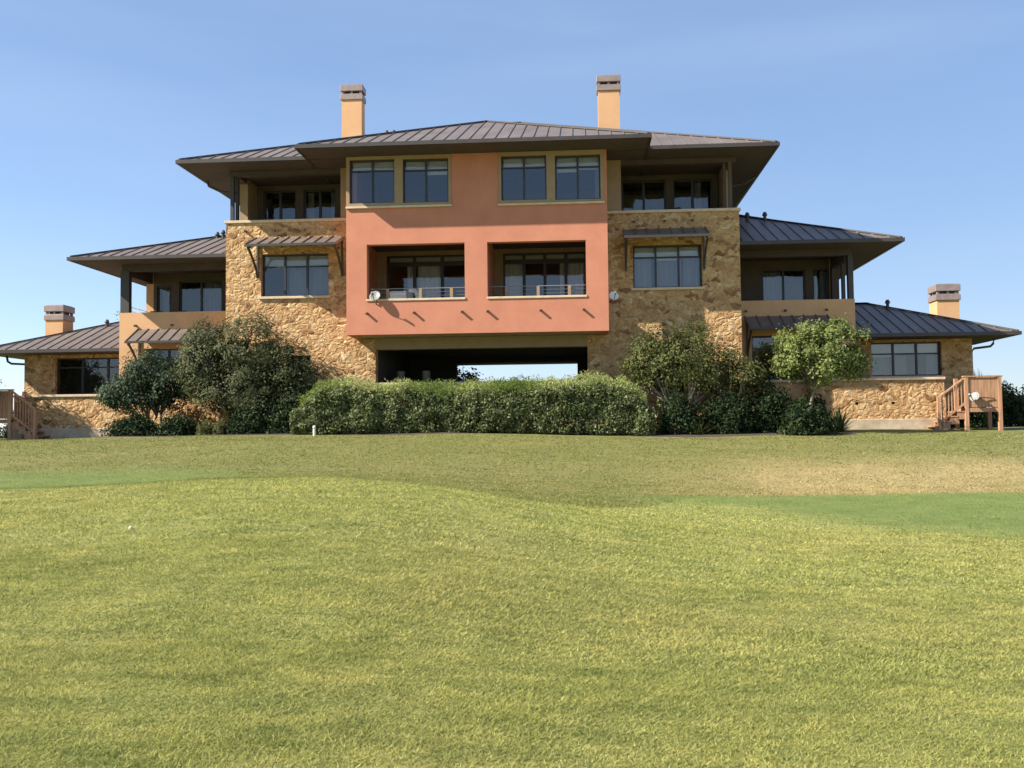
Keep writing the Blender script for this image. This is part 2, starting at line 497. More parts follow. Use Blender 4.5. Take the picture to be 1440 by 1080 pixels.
def turf_mat(name, blades=False):
    m, nt, p = base_mat(name)
    N, L = nt.nodes, nt.links
    geo = N.new("ShaderNodeNewGeometry")
    def noise(scale, detail=4, stretch=None, rough=.6):
        nz = N.new("ShaderNodeTexNoise"); nz.inputs["Scale"].default_value = scale; nz.inputs["Detail"].default_value = detail; nz.inputs["Roughness"].default_value = rough
        if stretch:
            mp = N.new("ShaderNodeMapping"); mp.inputs["Scale"].default_value = stretch
            L.new(geo.outputs["Position"], mp.inputs["Vector"]); L.new(mp.outputs["Vector"], nz.inputs["Vector"])
        else:
            L.new(geo.outputs["Position"], nz.inputs["Vector"])
        return nz.outputs["Fac"]
    def ramp(fac, cols):
        r = N.new("ShaderNodeValToRGB"); e = r.color_ramp.elements
        while len(e) < len(cols): e.new(.5)
        for k, (pos, c) in enumerate(cols): e[k].position = pos; e[k].color = (*c, 1)
        L.new(fac, r.inputs["Fac"]); return r.outputs["Color"]
    def mix(fac, a, b, mode='MIX'):
        x = N.new("ShaderNodeMix"); x.data_type = 'RGBA'; x.blend_type = mode
        if isinstance(fac, float): x.inputs[0].default_value = fac
        else: L.new(fac, x.inputs[0])
        L.new(a, x.inputs[6]); L.new(b, x.inputs[7]); return x.outputs[2]
    rough = ramp(noise(.55, 6), [(.2, (.248, .258, .078)), (.5, (.278, .279, .090)), (.8, (.315, .300, .106))])
    fine = ramp(noise(2.2, 8, (.6, 2.2, 1), .8), [(.28, (.60, .68, .54)), (.5, (1, 1, 1)), (.72, (1.28, 1.2, 1.15))])
    rough = mix(1.0, rough, fine, 'MULTIPLY')
    fair = ramp(noise(1.6, 5), [(.3, (.142, .190, .050)), (.7, (.195, .232, .066))])
    dry = ramp(noise(1.9, 6), [(.3, (.29, .235, .095)), (.7, (.39, .305, .140))])
    a1 = N.new("ShaderNodeAttribute"); a1.attribute_name = "fairway"
    a2 = N.new("ShaderNodeAttribute"); a2.attribute_name = "dry"
    c = rough
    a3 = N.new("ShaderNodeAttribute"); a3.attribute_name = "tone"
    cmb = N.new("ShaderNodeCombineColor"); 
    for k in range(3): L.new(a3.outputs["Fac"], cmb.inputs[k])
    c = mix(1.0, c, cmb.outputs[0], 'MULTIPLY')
    c = mix(a2.outputs["Fac"], c, dry)
    c = mix(a1.outputs["Fac"], c, fair)
    if blades:
        t = N.new("ShaderNodeAttribute"); t.attribute_name = "tint"
        tr = ramp(t.outputs["Fac"], [(0, (.80, .92, .75)), (.5, (1.40, 1.40, 1.35)), (1, (2.1, 1.95, 1.85))])
        c = mix(1.0, c, tr, 'MULTIPLY')
    L.new(c, p.inputs["Base Color"])
    p.inputs["Roughness"].default_value = .75 if not blades else .55
    p.inputs["Specular IOR Level"].default_value = .2
    if blades:
        tl = N.new("ShaderNodeBsdfTranslucent"); L.new(c, tl.inputs["Color"])
        ms = N.new("ShaderNodeMixShader"); ms.inputs[0].default_value = .42
        L.new(p.outputs[0], ms.inputs[1]); L.new(tl.outputs[0], ms.inputs[2]); L.new(ms.outputs[0], N["Material Output"].inputs["Surface"])
    else:
        h = N.new("ShaderNodeMath"); h.operation = 'ADD'
        L.new(noise(26, 5, None, .8), h.inputs[0]); L.new(noise(6, 4), h.inputs[1])
        b = N.new("ShaderNodeBump"); b.inputs["Strength"].default_value = .8; b.inputs["Distance"].default_value = .05
        L.new(h.outputs[0], b.inputs["Height"]); L.new(b.outputs["Normal"], p.inputs["Normal"])
    return m
M_TURF = turf_mat("turf")
M_BLADE = turf_mat("grass_blades", True)

# lawn: one sheet out to the horizon
far = np.array([3, 8, 18, 40, 90, 200, 500, 1200, 3000.])
ax = np.concatenate([gx[0] - far[::-1], gx, gx[-1] + far])
ay = np.concatenate([gy[0] - far[::-1], gy, gy[-1] + far])
AX, AY = np.meshgrid(ax, ay)
AZ = lawn_z(AX, AY)
AZ = AZ - 2.2 * sstep(50, 260, AY) - .6 * sstep(60, 300, np.abs(AX))
nx, ny = len(ax), len(ay)
idx = np.arange(nx * ny).reshape(ny, nx)
F = np.stack([idx[:-1, :-1], idx[:-1, 1:], idx[1:, 1:], idx[1:, :-1]], -1).reshape(-1, 4)
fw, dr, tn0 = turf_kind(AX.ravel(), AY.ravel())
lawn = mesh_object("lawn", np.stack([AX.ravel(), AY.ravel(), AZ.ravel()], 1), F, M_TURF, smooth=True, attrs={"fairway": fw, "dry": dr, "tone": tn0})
tag(lawn, "sunlit mown lawn rolling up to the house", "lawn", kind="structure")

# ------------------------------------------------------------------ the house
house = thing("house", "three storey terracotta and stone house with low bronze metal roofs and four chimneys", "house", (0, 33, 0))
H = house
YO, YS, YW, YB = 33.0, 34.35, 36.2, 38.0

def hip_roof(x0, x1, y0, y1, z0, p, hipL=True, hipR=True, zoff=0.0, fas=.13, seam=.42, label=None):
    z0 += zoff
    w, d = x1 - x0, y1 - y0
    t = d / 2
    if hipL and hipR: t = min(t, w / 2)
    h = z0 + p * t
    mb = MB()
    xl = x0 + t if hipL else x0
    xr = x1 - t if hipR else x1
    A, B, Cc, D = (x0, y0, z0), (x1, y0, z0), (x1, y1, z0), (x0, y1, z0)
    F1, F2 = (xl, y0 + t, h), (xr, y0 + t, h)
    B1, B2 = (xl, y1 - t, h), (xr, y1 - t, h)
    def face(pts):
        out = []
        for q in pts:
            if not out or (Vector(q) - Vector(out[-1])).length > 1e-5: out.append(q)
        if (Vector(out[0]) - Vector(out[-1])).length < 1e-5: out.pop()
        if len(out) > 2: mb.poly(out)
    face([A, B, F2, F1]); face([Cc, D, B1, B2])
    if hipL: face([D, A, F1, B1])
    if hipR: face([B, Cc, B2, F2])
    if y1 - t > y0 + t + 1e-4: face([F1, F2, B2, B1])
    # standing seams
    sw, sh = .011, .034
    def rib(a, b):
        a, b = Vector(a), Vector(b)
        if (b - a).length < .12: return
        mb.bar(a + Vector((0, 0, sh / 2)), b + Vector((0, 0, sh / 2)), sw * 2, sh)
    x = x0 + seam / 2
    while x < x1:
        run = t
        if hipL: run = min(run, x - x0)
        if hipR: run = min(run, x1 - x)
        rib((x, y0 + .01, z0 + .004), (x, y0 + run, z0 + p * run))
        rib((x, y1 - .01, z0 + .004), (x, y1 - run, z0 + p * run))
        x += seam
    y = y0 + seam / 2
    while y < y1:
        run = min(t, y - y0, y1 - y)
        if hipL: rib((x0 + .01, y, z0 + .004), (x0 + run, y, z0 + p * run))
        if hipR: rib((x1 - .01, y, z0 + .004), (x1 - run, y, z0 + p * run))
        y += seam
    roof = mb.build("roof", M_ROOF, H)
    if label: roof["label"] = label
    # hip and ridge caps
    cp = MB()
    up = Vector((0, 0, .03))
    segs = [(F1, F2), (B1, B2)]
    if hipL: segs += [(A, F1), (D, B1), (F1, B1)]
    if hipR: segs += [(B, F2), (Cc, B2), (F2, B2)]
    for a, b in segs:
        if (Vector(a) - Vector(b)).length > .05:
            cp.bar(Vector(a) + up, Vector(b) + up, .16, .05)
    cp.build("ridge_cap", M_FASCIA, roof)
    # fascia and gutter
    fb = MB()
    g = .09
    fb.box(x0 - g * hipL, x1 + g * hipR, y0 - g, y0, z0 - fas, z0 - .004)
    fb.box(x0 - g * hipL, x1 + g * hipR, y1, y1 + g, z0 - fas, z0 - .004)
    if hipL: fb.box(x0 - g, x0, y0, y1, z0 - fas, z0 - .004)
    if hipR: fb.box(x1, x1 + g, y0, y1, z0 - fas, z0 - .004)
    fb.build("fascia", M_FASCIA, roof)
    sf = MB()
    sf.box(x0, x1, y0, y1, z0 - fas + .01, z0 - fas + .04)
    sf.build("soffit", M_SOFFIT, roof)
    return roof

hip_roof(-10.35, 10.05, 33.23, 51.2, 9.52, .415, label="broad upper roof of brown standing seam metal")
hip_roof(-5.76, 5.74, 31.84, 46.0, 9.52, .415, zoff=-.006, label="projecting middle roof of brown standing seam metal")
hip_roof(-15.17, -9.05, 35.03, 47.5, 6.56, .355, hipR=False, label="sunlit roof over the left balcony")
hip_roof(8.95, 14.58, 35.03, 47.5, 6.56, .40, hipL=False, label="shaded roof over the right balcony")
hip_roof(-19.75, -13.85, 36.84, 45.1, 3.36, .375, hipR=False, label="sunlit roof of the low left wing")
hip_roof(13.26, 19.15, 36.84, 45.1, 3.42, .385, hipL=False, label="shaded roof of the low right wing")

def wall_x(mat, name, x0, x1, y0, y1, z0, z1, holes=(), label=None, bevel=0):
    o = MB().wall(x0, x1, y0, y1, z0, z1, holes).build(name, mat, H, bevel=bevel)
    if label: o["label"] = label
    return o
def wall_y(mat, name, y0, y1, x0, x1, z0, z1, holes=(), label=None):
    o = MB().wall(y0, y1, x0, x1, z0, z1, holes, axis='y').build(name, mat, H)
    if label: o["label"] = label
    return o

ZS = 9.395    # underside of the upper eaves
W3 = [(-4.31, -2.75, 7.77, 9.29), (-2.48, -.91, 7.75, 9.27), (.86, 2.40, 7.74, 9.27), (2.67, 4.20, 7.71, 9.24)]
O1, O2 = (-3.72, -.39, 4.44, 6.37), (.37, 3.67, 4.44, 6.36)
# terracotta block
wall_x(M_ORANGE, "terracotta_wall", -4.42, 4.40, YO, YO + .3, 3.31, ZS, W3 + [O1, O2], "terracotta front wall with two terrace openings and four windows")
wall_y(M_ORANGE, "terracotta_wall", YO + .3, 37.0, -4.42, -4.12, 3.31, ZS, [(YO + .36, YS - .05, 4.44, 6.37)])
wall_y(M_ORANGE, "terracotta_wall", YO + .3, 37.0, 4.10, 4.40, 3.31, ZS, [(YO + .36, YS - .05, 4.44, 6.37)])
MB().box(-4.12, 4.10, YO + .3, 36.6, 3.33, 3.72).build("terrace_floor", M_CONC, H)
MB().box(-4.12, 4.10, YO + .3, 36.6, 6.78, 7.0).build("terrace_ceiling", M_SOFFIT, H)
MB().box(-.30, .30, YO + .3, 36.6, 3.72, 6.78).build("terrace_divider", M_ORANGE, H)
# opening sills
for (a, b, c, d) in (O1, O2):
    MB().box(a - .02, b + .02, YO - .035, YO + .32, c - .001, c + .075).build("terrace_sill", M_CAP, H, bevel=.012)
# tan surround of the window pairs
for (a, b), hs in (((-4.395, -.83), W3[:2]), ((.78, 4.30), W3[2:])):
    MB().wall(a, b, YO - .03, YO, hs[0][2] - .10, ZS - .01, [(h[0] + .01, h[1] - .01, h[2] + .01, h[3] - .01) for h in hs]).build("window_surround", M_TRIM, H)
    MB().box(a - .03, b + .03, YO - .075, YO, hs[0][2] - .17, hs[0][2] - .10).build("window_sill", M_CAP, H, bevel=.01)

# stone towers
LWH, RWH = (-7.81, -5.38, 4.86, 6.38), (5.30, 7.66, 4.90, 6.39)
wall_x(M_STONE, "stone_wall", -9.08, -3.71, YS, YS + .4, -.25, 7.5, [LWH, (-4.1, -3.7, 3.31, 7.6), (-6.95, -6.02, 1.3, 2.76)], "sunlit rubble stone wall of the left tower")
wall_x(M_STONE, "stone_wall", 3.69, 8.95, YS, YS + .4, -.25, 7.5, [RWH, (3.6, 4.08, 3.31, 7.6), (6.0, 7.0, 1.3, 2.76)], "shaded rubble stone wall of the right tower")
wall_y(M_STONE, "stone_wall", YS + .4, 46, -9.08, -8.68, -.25, 7.5)
wall_y(M_STONE, "stone_wall", YS + .4, 46, 8.55, 8.95, -.25, 7.5)
for a, b in ((-9.13, -4.43), (4.41, 9.0)):
    MB().box(a, b, YS - .06, YS + .46, 7.5, 7.6).build("parapet_cap", M_CAP, H, bevel=.015)
for a, b in ((-9.13, -8.63), (8.5, 9.0)):
    MB().box(a, b, YS + .46, 36.4, 7.5, 7.6).build("parapet_cap", M_CAP, H, bevel=.015)
# lintel over the passage, parapet closing it
wall_x(M_TRIM, "passage_lintel", -3.71, 3.69, YS + .02, YS + .42, 2.92, 3.32)
wall_x(M_GOLD, "passage_parapet", -3.71, 3.69, YS + .1, YS + .35, -.25, 1.66)
MB().box(-3.7, 3.68, YS + .05, YS + .4, 1.66, 1.76).build("parapet_cap", M_CAP, H, bevel=.012)
# the passage
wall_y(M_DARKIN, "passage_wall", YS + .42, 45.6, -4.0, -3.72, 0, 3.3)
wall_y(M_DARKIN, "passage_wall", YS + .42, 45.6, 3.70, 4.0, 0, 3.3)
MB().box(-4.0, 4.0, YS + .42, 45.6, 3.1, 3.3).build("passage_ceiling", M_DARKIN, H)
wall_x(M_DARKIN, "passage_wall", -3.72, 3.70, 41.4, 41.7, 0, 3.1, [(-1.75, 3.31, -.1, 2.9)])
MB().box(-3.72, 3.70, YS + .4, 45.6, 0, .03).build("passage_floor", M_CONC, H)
# hanging lamp under the passage soffit
MB().box(.15, .35, 35.2, 35.4, 2.98, 3.1).build("passage_light_fitting", M_METAL, H)

# upper loggias: back walls, posts, header, floor
for s, (x0, x1) in ((-1, (-8.7, -4.42)), (1, (4.40, 8.56))):
    if s < 0: hs = [(-8.45, -7.20, 7.3, 9.22), (-6.91, -5.68, 7.3, 9.22)]
    else: hs = [(5.05, 6.66, 7.3, 9.22), (6.92, 8.36, 7.3, 9.22)]
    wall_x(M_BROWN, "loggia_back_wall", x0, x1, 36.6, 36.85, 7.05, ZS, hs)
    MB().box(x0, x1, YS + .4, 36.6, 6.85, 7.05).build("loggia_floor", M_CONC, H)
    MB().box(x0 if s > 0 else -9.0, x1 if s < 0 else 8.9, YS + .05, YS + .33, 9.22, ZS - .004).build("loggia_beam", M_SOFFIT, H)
    a = -4.95 if s < 0 else 4.40
    MB().box(a, a + .53, YS + .03, YS + .38, 7.6, ZS - .002).build("loggia_pillar", M_TRIM, H)
    xo = -8.95 if s < 0 else 8.62
    for (ox, oy, w) in ((0, YS + .06, .12), (.13 if s < 0 else -.16, YS + .22, .10)):
        MB().box(xo + ox, xo + ox + w, oy, oy + .14, 7.6, 9.22).build("loggia_post", M_FASCIA if s < 0 else M_BROWN, H)
    xs = -9.0 if s < 0 else 8.6
    wall_y(M_TRIM, "loggia_side_wall", 35.55, 46, xs, xs + .3, 7.6, ZS)
    MB().box(xs + .02, xs + .28, YS + .33, 35.55, 9.22, ZS - .004).build("loggia_beam", M_SOFFIT, H)
# interior partitions and slabs that the windows look onto
MB().box(-8.6, 8.5, 38.9, 39.0, 3.4, ZS).build("inner_partition", M_INNER, H)
MB().box(-4.1, 4.08, 36.85, 38.9, 6.8, 7.0).build("floor_slab", M_INNER, H)
MB().box(-4.1, 4.08, YO + .32, 38.9, 7.0, 7.03).build("floor_slab", M_INNER, H)
MB().box(-8.6, -4.42, YS + .42, 38.9, 3.6, 3.8).build("floor_slab", M_INNER, H)
MB().box(4.40, 8.5, YS + .42, 38.9, 3.6, 3.8).build("floor_slab", M_INNER, H)
MB().box(-8.6, -4.42, YS + .42, 38.9, 6.62, 6.80).build("floor_slab", M_INNER, H)
MB().box(4.40, 8.5, YS + .42, 38.9, 6.62, 6.80).build("floor_slab", M_INNER, H)
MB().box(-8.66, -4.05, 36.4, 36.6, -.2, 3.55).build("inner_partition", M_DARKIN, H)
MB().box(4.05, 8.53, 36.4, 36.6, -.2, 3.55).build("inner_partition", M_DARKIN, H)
wall_x(M_GOLD, "rear_wall", -9.0, 8.9, 45.6, 46.0, -.2, ZS, [(-3.7, 3.68, -.3, 3.1)])
# terrace rear wall with the glazed doors
TD1, TD2 = (-3.75, -.62, 3.72, 6.62), (.62, 3.72, 3.72, 6.62)
wall_x(M_TRIM, "terrace_back_wall", -4.12, 4.10, 36.6, 36.85, 3.33, 7.0, [TD1, TD2])

# balcony wings
ZW = 6.445
LWIN = (-12.9, -10.2, 1.75, 3.25)
RWIN = (9.6, 12.1, 1.75, 3.35)
for s in (-1, 1):
    x0, x1 = (-13.85, -9.08) if s < 0 else (8.95, 13.26)
    xo = x0 if s < 0 else x1 - .3
    wall_x(M_GOLD, "balcony_parapet", x0, x1, YW, YW + .3, -.2, 4.62, [LWIN if s < 0 else RWIN], "gold stucco parapet below the %s balcony" % ("sunlit left" if s < 0 else "shaded right"))
    wall_y(M_GOLD, "balcony_side_wall", YW + .3, 38.5, xo, xo + .3, -.2, 4.62)
    wall_y(M_GOLD, "balcony_side_wall", 38.5, 46, xo, xo + .3, -.2, ZW)
    MB().box(x0 + .3 if s < 0 else x0, x1 if s < 0 else x1 - .3, YW + .3, 38.5, 3.7, 3.9).build("balcony_floor", M_CONC, H)
    if s < 0: hs = [(-13.42, -12.82, 3.95, 5.95), (-12.5, -10.75, 3.95, 6.15)]
    else: hs = [(10.43, 12.05, 3.95, 6.1), (12.34, 12.93, 3.95, 6.1)]
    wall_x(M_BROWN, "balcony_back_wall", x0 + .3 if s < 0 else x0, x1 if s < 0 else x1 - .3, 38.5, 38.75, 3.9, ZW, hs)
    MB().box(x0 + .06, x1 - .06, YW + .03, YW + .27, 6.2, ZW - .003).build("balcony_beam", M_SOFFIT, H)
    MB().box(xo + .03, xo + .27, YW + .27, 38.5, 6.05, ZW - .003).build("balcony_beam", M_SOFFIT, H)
    px = x0 + .02 if s < 0 else x1 - .2
    MB().box(px, px + (.33 if s < 0 else .18), YW + .02, YW + .26, 4.62, 6.2).build("balcony_post", M_FASCIA, H)
    if s > 0:
        MB().box(13.06, 13.18, 37.1, 37.25, 4.62, 6.05).build("balcony_post", M_FASCIA, H)
        MB().box(12.98, 13.24, 38.2, 38.49, 4.62, 6.05).build("balcony_post", M_SOFFIT, H)
    MB().box(x0 + .3, x1 - .3, 40.4, 40.5, -.2, ZW).build("inner_partition", M_INNER, H)
    MB().box(x0 + .3, x1 - .3, 38.75, 40.4, 3.72, 3.88).build("floor_slab", M_INNER, H)
    rx = x0 + .1 if s < 0 else x1 - .12
    rl = MB()
    if s < 0:
        for k in range(2): rl.tube([(rx + .05, YW + .3, 4.75 + .16 * k), (rx + .05, 38.5, 4.75 + .16 * k)], .012, 6)
        for y in (36.9, 37.5, 38.1): rl.tube([(rx + .05, y, 4.62), (rx + .05, y, 4.95)], .016, 6)
        rl.build("balcony_railing", M_WHITE, H)
# low end wings
LB, RB = (-17.32, -14.2, 1.66, 3.10), (14.29, 16.85, 1.92, 3.19)
wall_x(M_STONE, "stone_wall", -18.58, -13.86, YB, YB + .35, -.2, 3.23, [LB], "stone front of the low left wing")
wall_x(M_STONE, "stone_wall", 13.27, 17.97, YB, YB + .35, -.2, 3.29, [RB], "stone front of the low right wing")
wall_y(M_STONE, "stone_wall", YB + .35, 44, -18.58, -18.23, -.2, 3.23)
wall_y(M_STONE, "stone_wall", YB + .35, 44, 17.62, 17.97, -.2, 3.29)
MB().box(-18.2, -13.9, 40.8, 40.9, 0, 3.2).build("inner_partition", M_INNER, H)
MB().box(13.3, 17.6, 40.8, 40.9, 0, 3.2).build("inner_partition", M_INNER, H)

# ---- windows and doors
def glazing(name, x0, x1, z0, z1, y, cols, transom=None, sill=False, curtains=(), blind=None, fw=.055, depth=.10, mid=.05, label=None, tr_h=None):
    """a frame with its panes set 'y' back; transom = height of the transom bar; curtains = [(xa, xb)] behind the glass"""
    f, g = MB(), MB()
    y1 = y + depth
    f.box(x0, x0 + fw, y, y1, z0, z1); f.box(x1 - fw, x1, y, y1, z0, z1)
    f.box(x0 + fw, x1 - fw, y, y1, z0, z0 + fw); f.box(x0 + fw, x1 - fw, y, y1, z1 - fw, z1)
    th = tr_h or mid
    if transom: f.box(x0 + fw, x1 - fw, y + .004, y1 - .004, transom - th / 2, transom + th / 2)
    edges = [x0 + fw] + [x0 + (x1 - x0) * k / cols for k in range(1, cols)] + [x1 - fw]
    for k in range(1, cols):
        e = edges[k]
        spans = [(z0 + fw, transom - th / 2), (transom + th / 2, z1 - fw)] if transom else [(z0 + fw, z1 - fw)]
        for a, b in spans: f.box(e - mid / 2 - .01, e + mid / 2 + .01, y + .002, y1 - .002, a, b)
    for k in range(cols):
        a, b = edges[k], edges[k + 1]
        for c, d in ([(z0, transom), (transom, z1)] if transom else [(z0, z1)]):
            j = random.uniform(-.004, .004); j2 = random.uniform(-.004, .004)
            yy = y + depth * .5
            g.quad((a, yy + j, c), (b, yy - j, c), (b, yy - j + j2, d), (a, yy + j + j2, d))
    w = f.build(name, M_FRAME, H)
    if label: w["label"] = label
    g.build("pane", M_GLASS, w)
    if sill: MB().box(x0 - .08, x1 + .08, y - .26, y - .001, z0 - .09, z0 - .001).build("sill", M_CAP, w, bevel=.01)
    if blind:
        for k in range(cols):
            zb = blind - random.choice((0, 0, .05, .12))
            MB().box(edges[k] + .02, edges[k + 1] - .02, y1 + .03, y1 + .045, zb, z1 - .02).build('roller_blind', M_BLIND, w)
    for ca, cb in curtains:
        n = max(8, int((cb - ca) / .03)); vs, fs = [], []
        for k in range(n + 1):
            xx = ca + (cb - ca) * k / n
            yy = y + (.17 if tr_h else .30) + .035 * math.sin(k * 1.15 + ca * 7) + random.uniform(-.008, .008)
            vs += [(xx, yy, z0 - .02), (xx, yy, z1 - .05)]
        fs = [(2 * k, 2 * k + 2, 2 * k + 3, 2 * k + 1) for k in range(n)]
        mesh_object("curtain", vs, fs, M_BLIND if tr_h else M_CURTAIN, w, smooth=True)
    return w
for k, h in enumerate(W3):
    glazing("window", *h, YO + .10, 2, h[2] + 1.14, curtains=([(4.02, 4.2)] if k == 3 else ()), blind=h[2] + 1.12)
# blinds just below the top of the upper windows
glazing("window", LWH[0], LWH[1], LWH[2], LWH[3], YS + .18, 3, LWH[2] + 1.08, True, [(-6.95, -5.45)], blind=LWH[2] + 1.1)
glazing("window", RWH[0], RWH[1], RWH[2], RWH[3], YS + .18, 3, RWH[2] + 1.08, True, [(5.36, 5.95), (6.1, 7.0), (7.05, 7.6)], blind=RWH[2] + 1.1)
glazing("window", -6.95, -6.02, 1.3, 2.76, YS + .22, 1)
glazing("window", 6.0, 7.0, 1.3, 2.76, YS + .22, 1)
glazing("sliding_door", *TD1, 36.66, 3, 6.30, fw=.07, mid=.10, tr_h=.16, curtains=[(-3.0, -2.72), (-2.60, -1.72)], blind=6.36)
glazing("sliding_door", *TD2, 36.66, 4, 6.30, fw=.07, mid=.09, tr_h=.16, curtains=[(.68, 1.4), (2.72, 2.95), (3.0, 3.65)], blind=6.36)
for a, cs in (((-8.45, -7.20, 7.3, 9.22), []), ((-6.91, -5.68, 7.3, 9.22), [(-6.85, -6.6), (-5.95, -5.75)]), ((5.05, 6.66, 7.3, 9.22), []), ((6.92, 8.36, 7.3, 9.22), [(7.75, 8.0)])):
    glazing("sliding_door", *a, 36.68, 2, None, fw=.06, mid=.07, curtains=cs)
glazing("window", -13.42, -12.82, 3.95, 5.95, 38.58, 1, curtains=[(-13.35, -12.9)])
glazing("sliding_door", -12.5, -10.75, 3.95, 6.15, 38.58, 2, None, curtains=[(-11.6, -10.8)])
glazing("sliding_door", 10.43, 12.05, 3.95, 6.1, 38.58, 2, None, curtains=[(10.5, 11.2)])
glazing("window", 12.34, 12.93, 3.95, 6.1, 38.58, 1, curtains=[(12.4, 12.6), (12.68, 12.9)])
glazing("window", *LWIN, YW + .16, 3, 2.85, True)
glazing("window", *RWIN, YW + .16, 3, 2.9, True)
glazing("window", *LB, YB + .16, 3, 2.72, True)
glazing("window", *RB, YB + .16, 3, 2.76, True, [(14.4, 15.1), (15.2, 15.7), (16.45, 16.8)], blind=2.78)

# ---- awnings
def awning(x0, x1, yw, zb, zf, out, label):
    r = MB()
    th = .07
    r.hexa([(x0, yw - out, zf - th), (x1, yw - out, zf - th), (x1, yw, zb - th), (x0, yw, zb - th),
            (x0, yw - out, zf), (x1, yw - out, zf), (x1, yw, zb), (x0, yw, zb)])
    n = max(2, round((x1 - x0) / .42))
    for k in range(n + 1):
        x = x0 + .02 + (x1 - x0 - .04) * k / n
        r.bar((x, yw - out + .01, zf + .022), (x, yw, zb + .022), .028, .045)
    a = r.build("awning", M_ROOF, H)
    a["label"] = label
    MB().box(x0 - .01, x1 + .01, yw - out - .05, yw - out - .001, zf - .08, zf + .005).build("fascia", M_FASCIA, a)
    for x in (x0 + .08, x1 - .08):
        b = MB()
        b.box(x - .03, x + .03, yw - .06, yw - .001, zf - .95, zb - .08)
        prev = None
        pts = []
        for k in range(9):
            t = k / 8
            pts.append(Vector((x, yw - .05 - (out - .18) * t, zf - .9 + .88 * t ** .62 - .1)))
        for p, q in zip(pts[:-1], pts[1:]): b.bar(p, q, .06, .07)
        b.bar((x, yw - .05, zb - .15), (x, yw - out + .05, zf - .12), .06, .07)
        b.build("bracket", M_FASCIA, a)
    return a
awning(-8.00, -4.80, YS, 6.95, 6.52, 1.15, "sunlit metal awning over the left tower window")
awning(4.97, 7.80, YS, 6.95, 6.50, 1.15, "shaded metal awning over the right tower window")
awning(-13.15, -9.9, YW, 3.98, 3.45, 1.0, "sunlit metal awning under the left balcony")
awning(9.35, 12.3, YW, 4.05, 3.55, 1.0, "shaded metal awning under the right balcony")

# ---- scuppers: short spouts that drain the terraces
def scupper(x, y, z):
    MB().tube([(x, y + .02, z + .01), (x, y - .13, z - .012)], .045, 8).build("scupper", M_FASCIA, H)
for x in (-3.70, -2.10, -.48, .38, 2.15, 3.58): scupper(x, YO, 4.02)
for x in (-8.36, -7.31, -6.23, -5.16): scupper(x, YS, 7.2)
for x in (5.35, 6.4, 7.35): scupper(x, YS, 7.2)
for x in (9.40, 10.8, 12.25): scupper(x, YW, 4.24)
for x in (-13.2, -11.8, -10.4): scupper(x, YW, 4.12)

# ---- terrace railings behind the openings
def railing(x0, x1, posts, y=YO + .66, z0=4.5, z1=4.95):
    r = MB()
    r.box(x0, x1, y + .01, y + .04, z1 - .012, z1 + .012)
    for k in range(3):
        z = z0 + (z1 - z0) * (k + .6) / 3.6
        r.tube([(x0, y + .025, z), (x1, y + .025, z)], .006, 6)
    o = r.build("terrace_railing", M_DISH, H)
    for x in posts: MB().box(x - .05, x + .05, y - .03, y + .08, 3.72, z1 - .014).build("post", M_TRIM, o)
railing(-3.70, -.41, (-3.14, -2.0, -.93))
railing(.39, 3.65, (.96, 2.04, 3.10))

# ---- chimneys
def chimney(x0, x1, y0, d, z0, z1, capmat, label):
    y1 = y0 + d
    hz = z1 - .62
    c = MB().box(x0, x1, y0, y1, z0, hz).build("chimney", M_GOLD, H)
    c["label"] = label
    k = MB()
    o = .05
    k.box(x0 - o, x1 + o, y0 - o, y1 + o, hz - .02, hz + .20)
    k.box(x0 - o + .03, x1 + o - .03, y0 - o + .03, y1 + o - .03, hz + .20, hz + .23)
    for (xa, ya) in ((x0, y0), (x1 - .1, y0), (x0, y1 - .1), (x1 - .1, y1 - .1), ((x0 + x1) / 2 - .05, y0)):
        k.box(xa, xa + .1, ya, ya + .1, hz + .23, hz + .34)
    k.box(x0 - o, x1 + o, y0 - o, y1 + o, hz + .34, hz + .60)
    k.box(x0 - o + .05, x1 + o - .05, y0 - o + .05, y1 + o - .05, hz + .60, hz + .63)
    k.build("chimney_cap", capmat, c, bevel=.012)
    MB().box(x0 + .12, x1 - .12, y0 + .1, y1 - .1, hz + .20, hz + .33).build("flue", M_FRAME, c)
chimney(-6.27, -5.43, 40.0, .6, 10.6, 14.42, M_CAPMETAL, "left tall chimney of gold stucco rising from the main roof")
chimney(4.30, 5.17, 40.0, .6, 10.6, 14.44, M_CAPMETAL, "right tall chimney of gold stucco rising from the main roof")
chimney(-18.86, -18.1, 40.0, .85, 3.3, 5.50, M_CAPMETAL, "short chimney on the low left wing")
chimney(17.45, 18.3, 40.0, .85, 3.3, 5.62, M_CAPMETAL, "short chimney on the low right wing")

# ---- roof vents
def vent(x, y, z, h=.32, r=.06):
    v = MB()
    v.tube([(x, y, z - .35), (x, y, z + h * .55)], r, 10)
    v.tube([(x, y, z + h * .55), (x, y, z + h * .7), (x, y, z + h)], [r * 1.6, r * 1.6, r * .9], 10)
    v.build("roof_vent", M_METAL, H)
for a in ((-11.10, 38.9, 7.85), (-10.86, 38.9, 7.92), (9.95, 38.7, 8.05), (10.62, 38.7, 8.05), (-4.9, 38.3, 11.45), (-4.0, 38.0, 11.5), (-3.72, 38.0, 11.5), (3.45, 38.2, 11.35), (4.02, 38.2, 11.32), (-16.2, 40.0, 4.52), (15.55, 40.0, 4.72)):
    vent(*a)

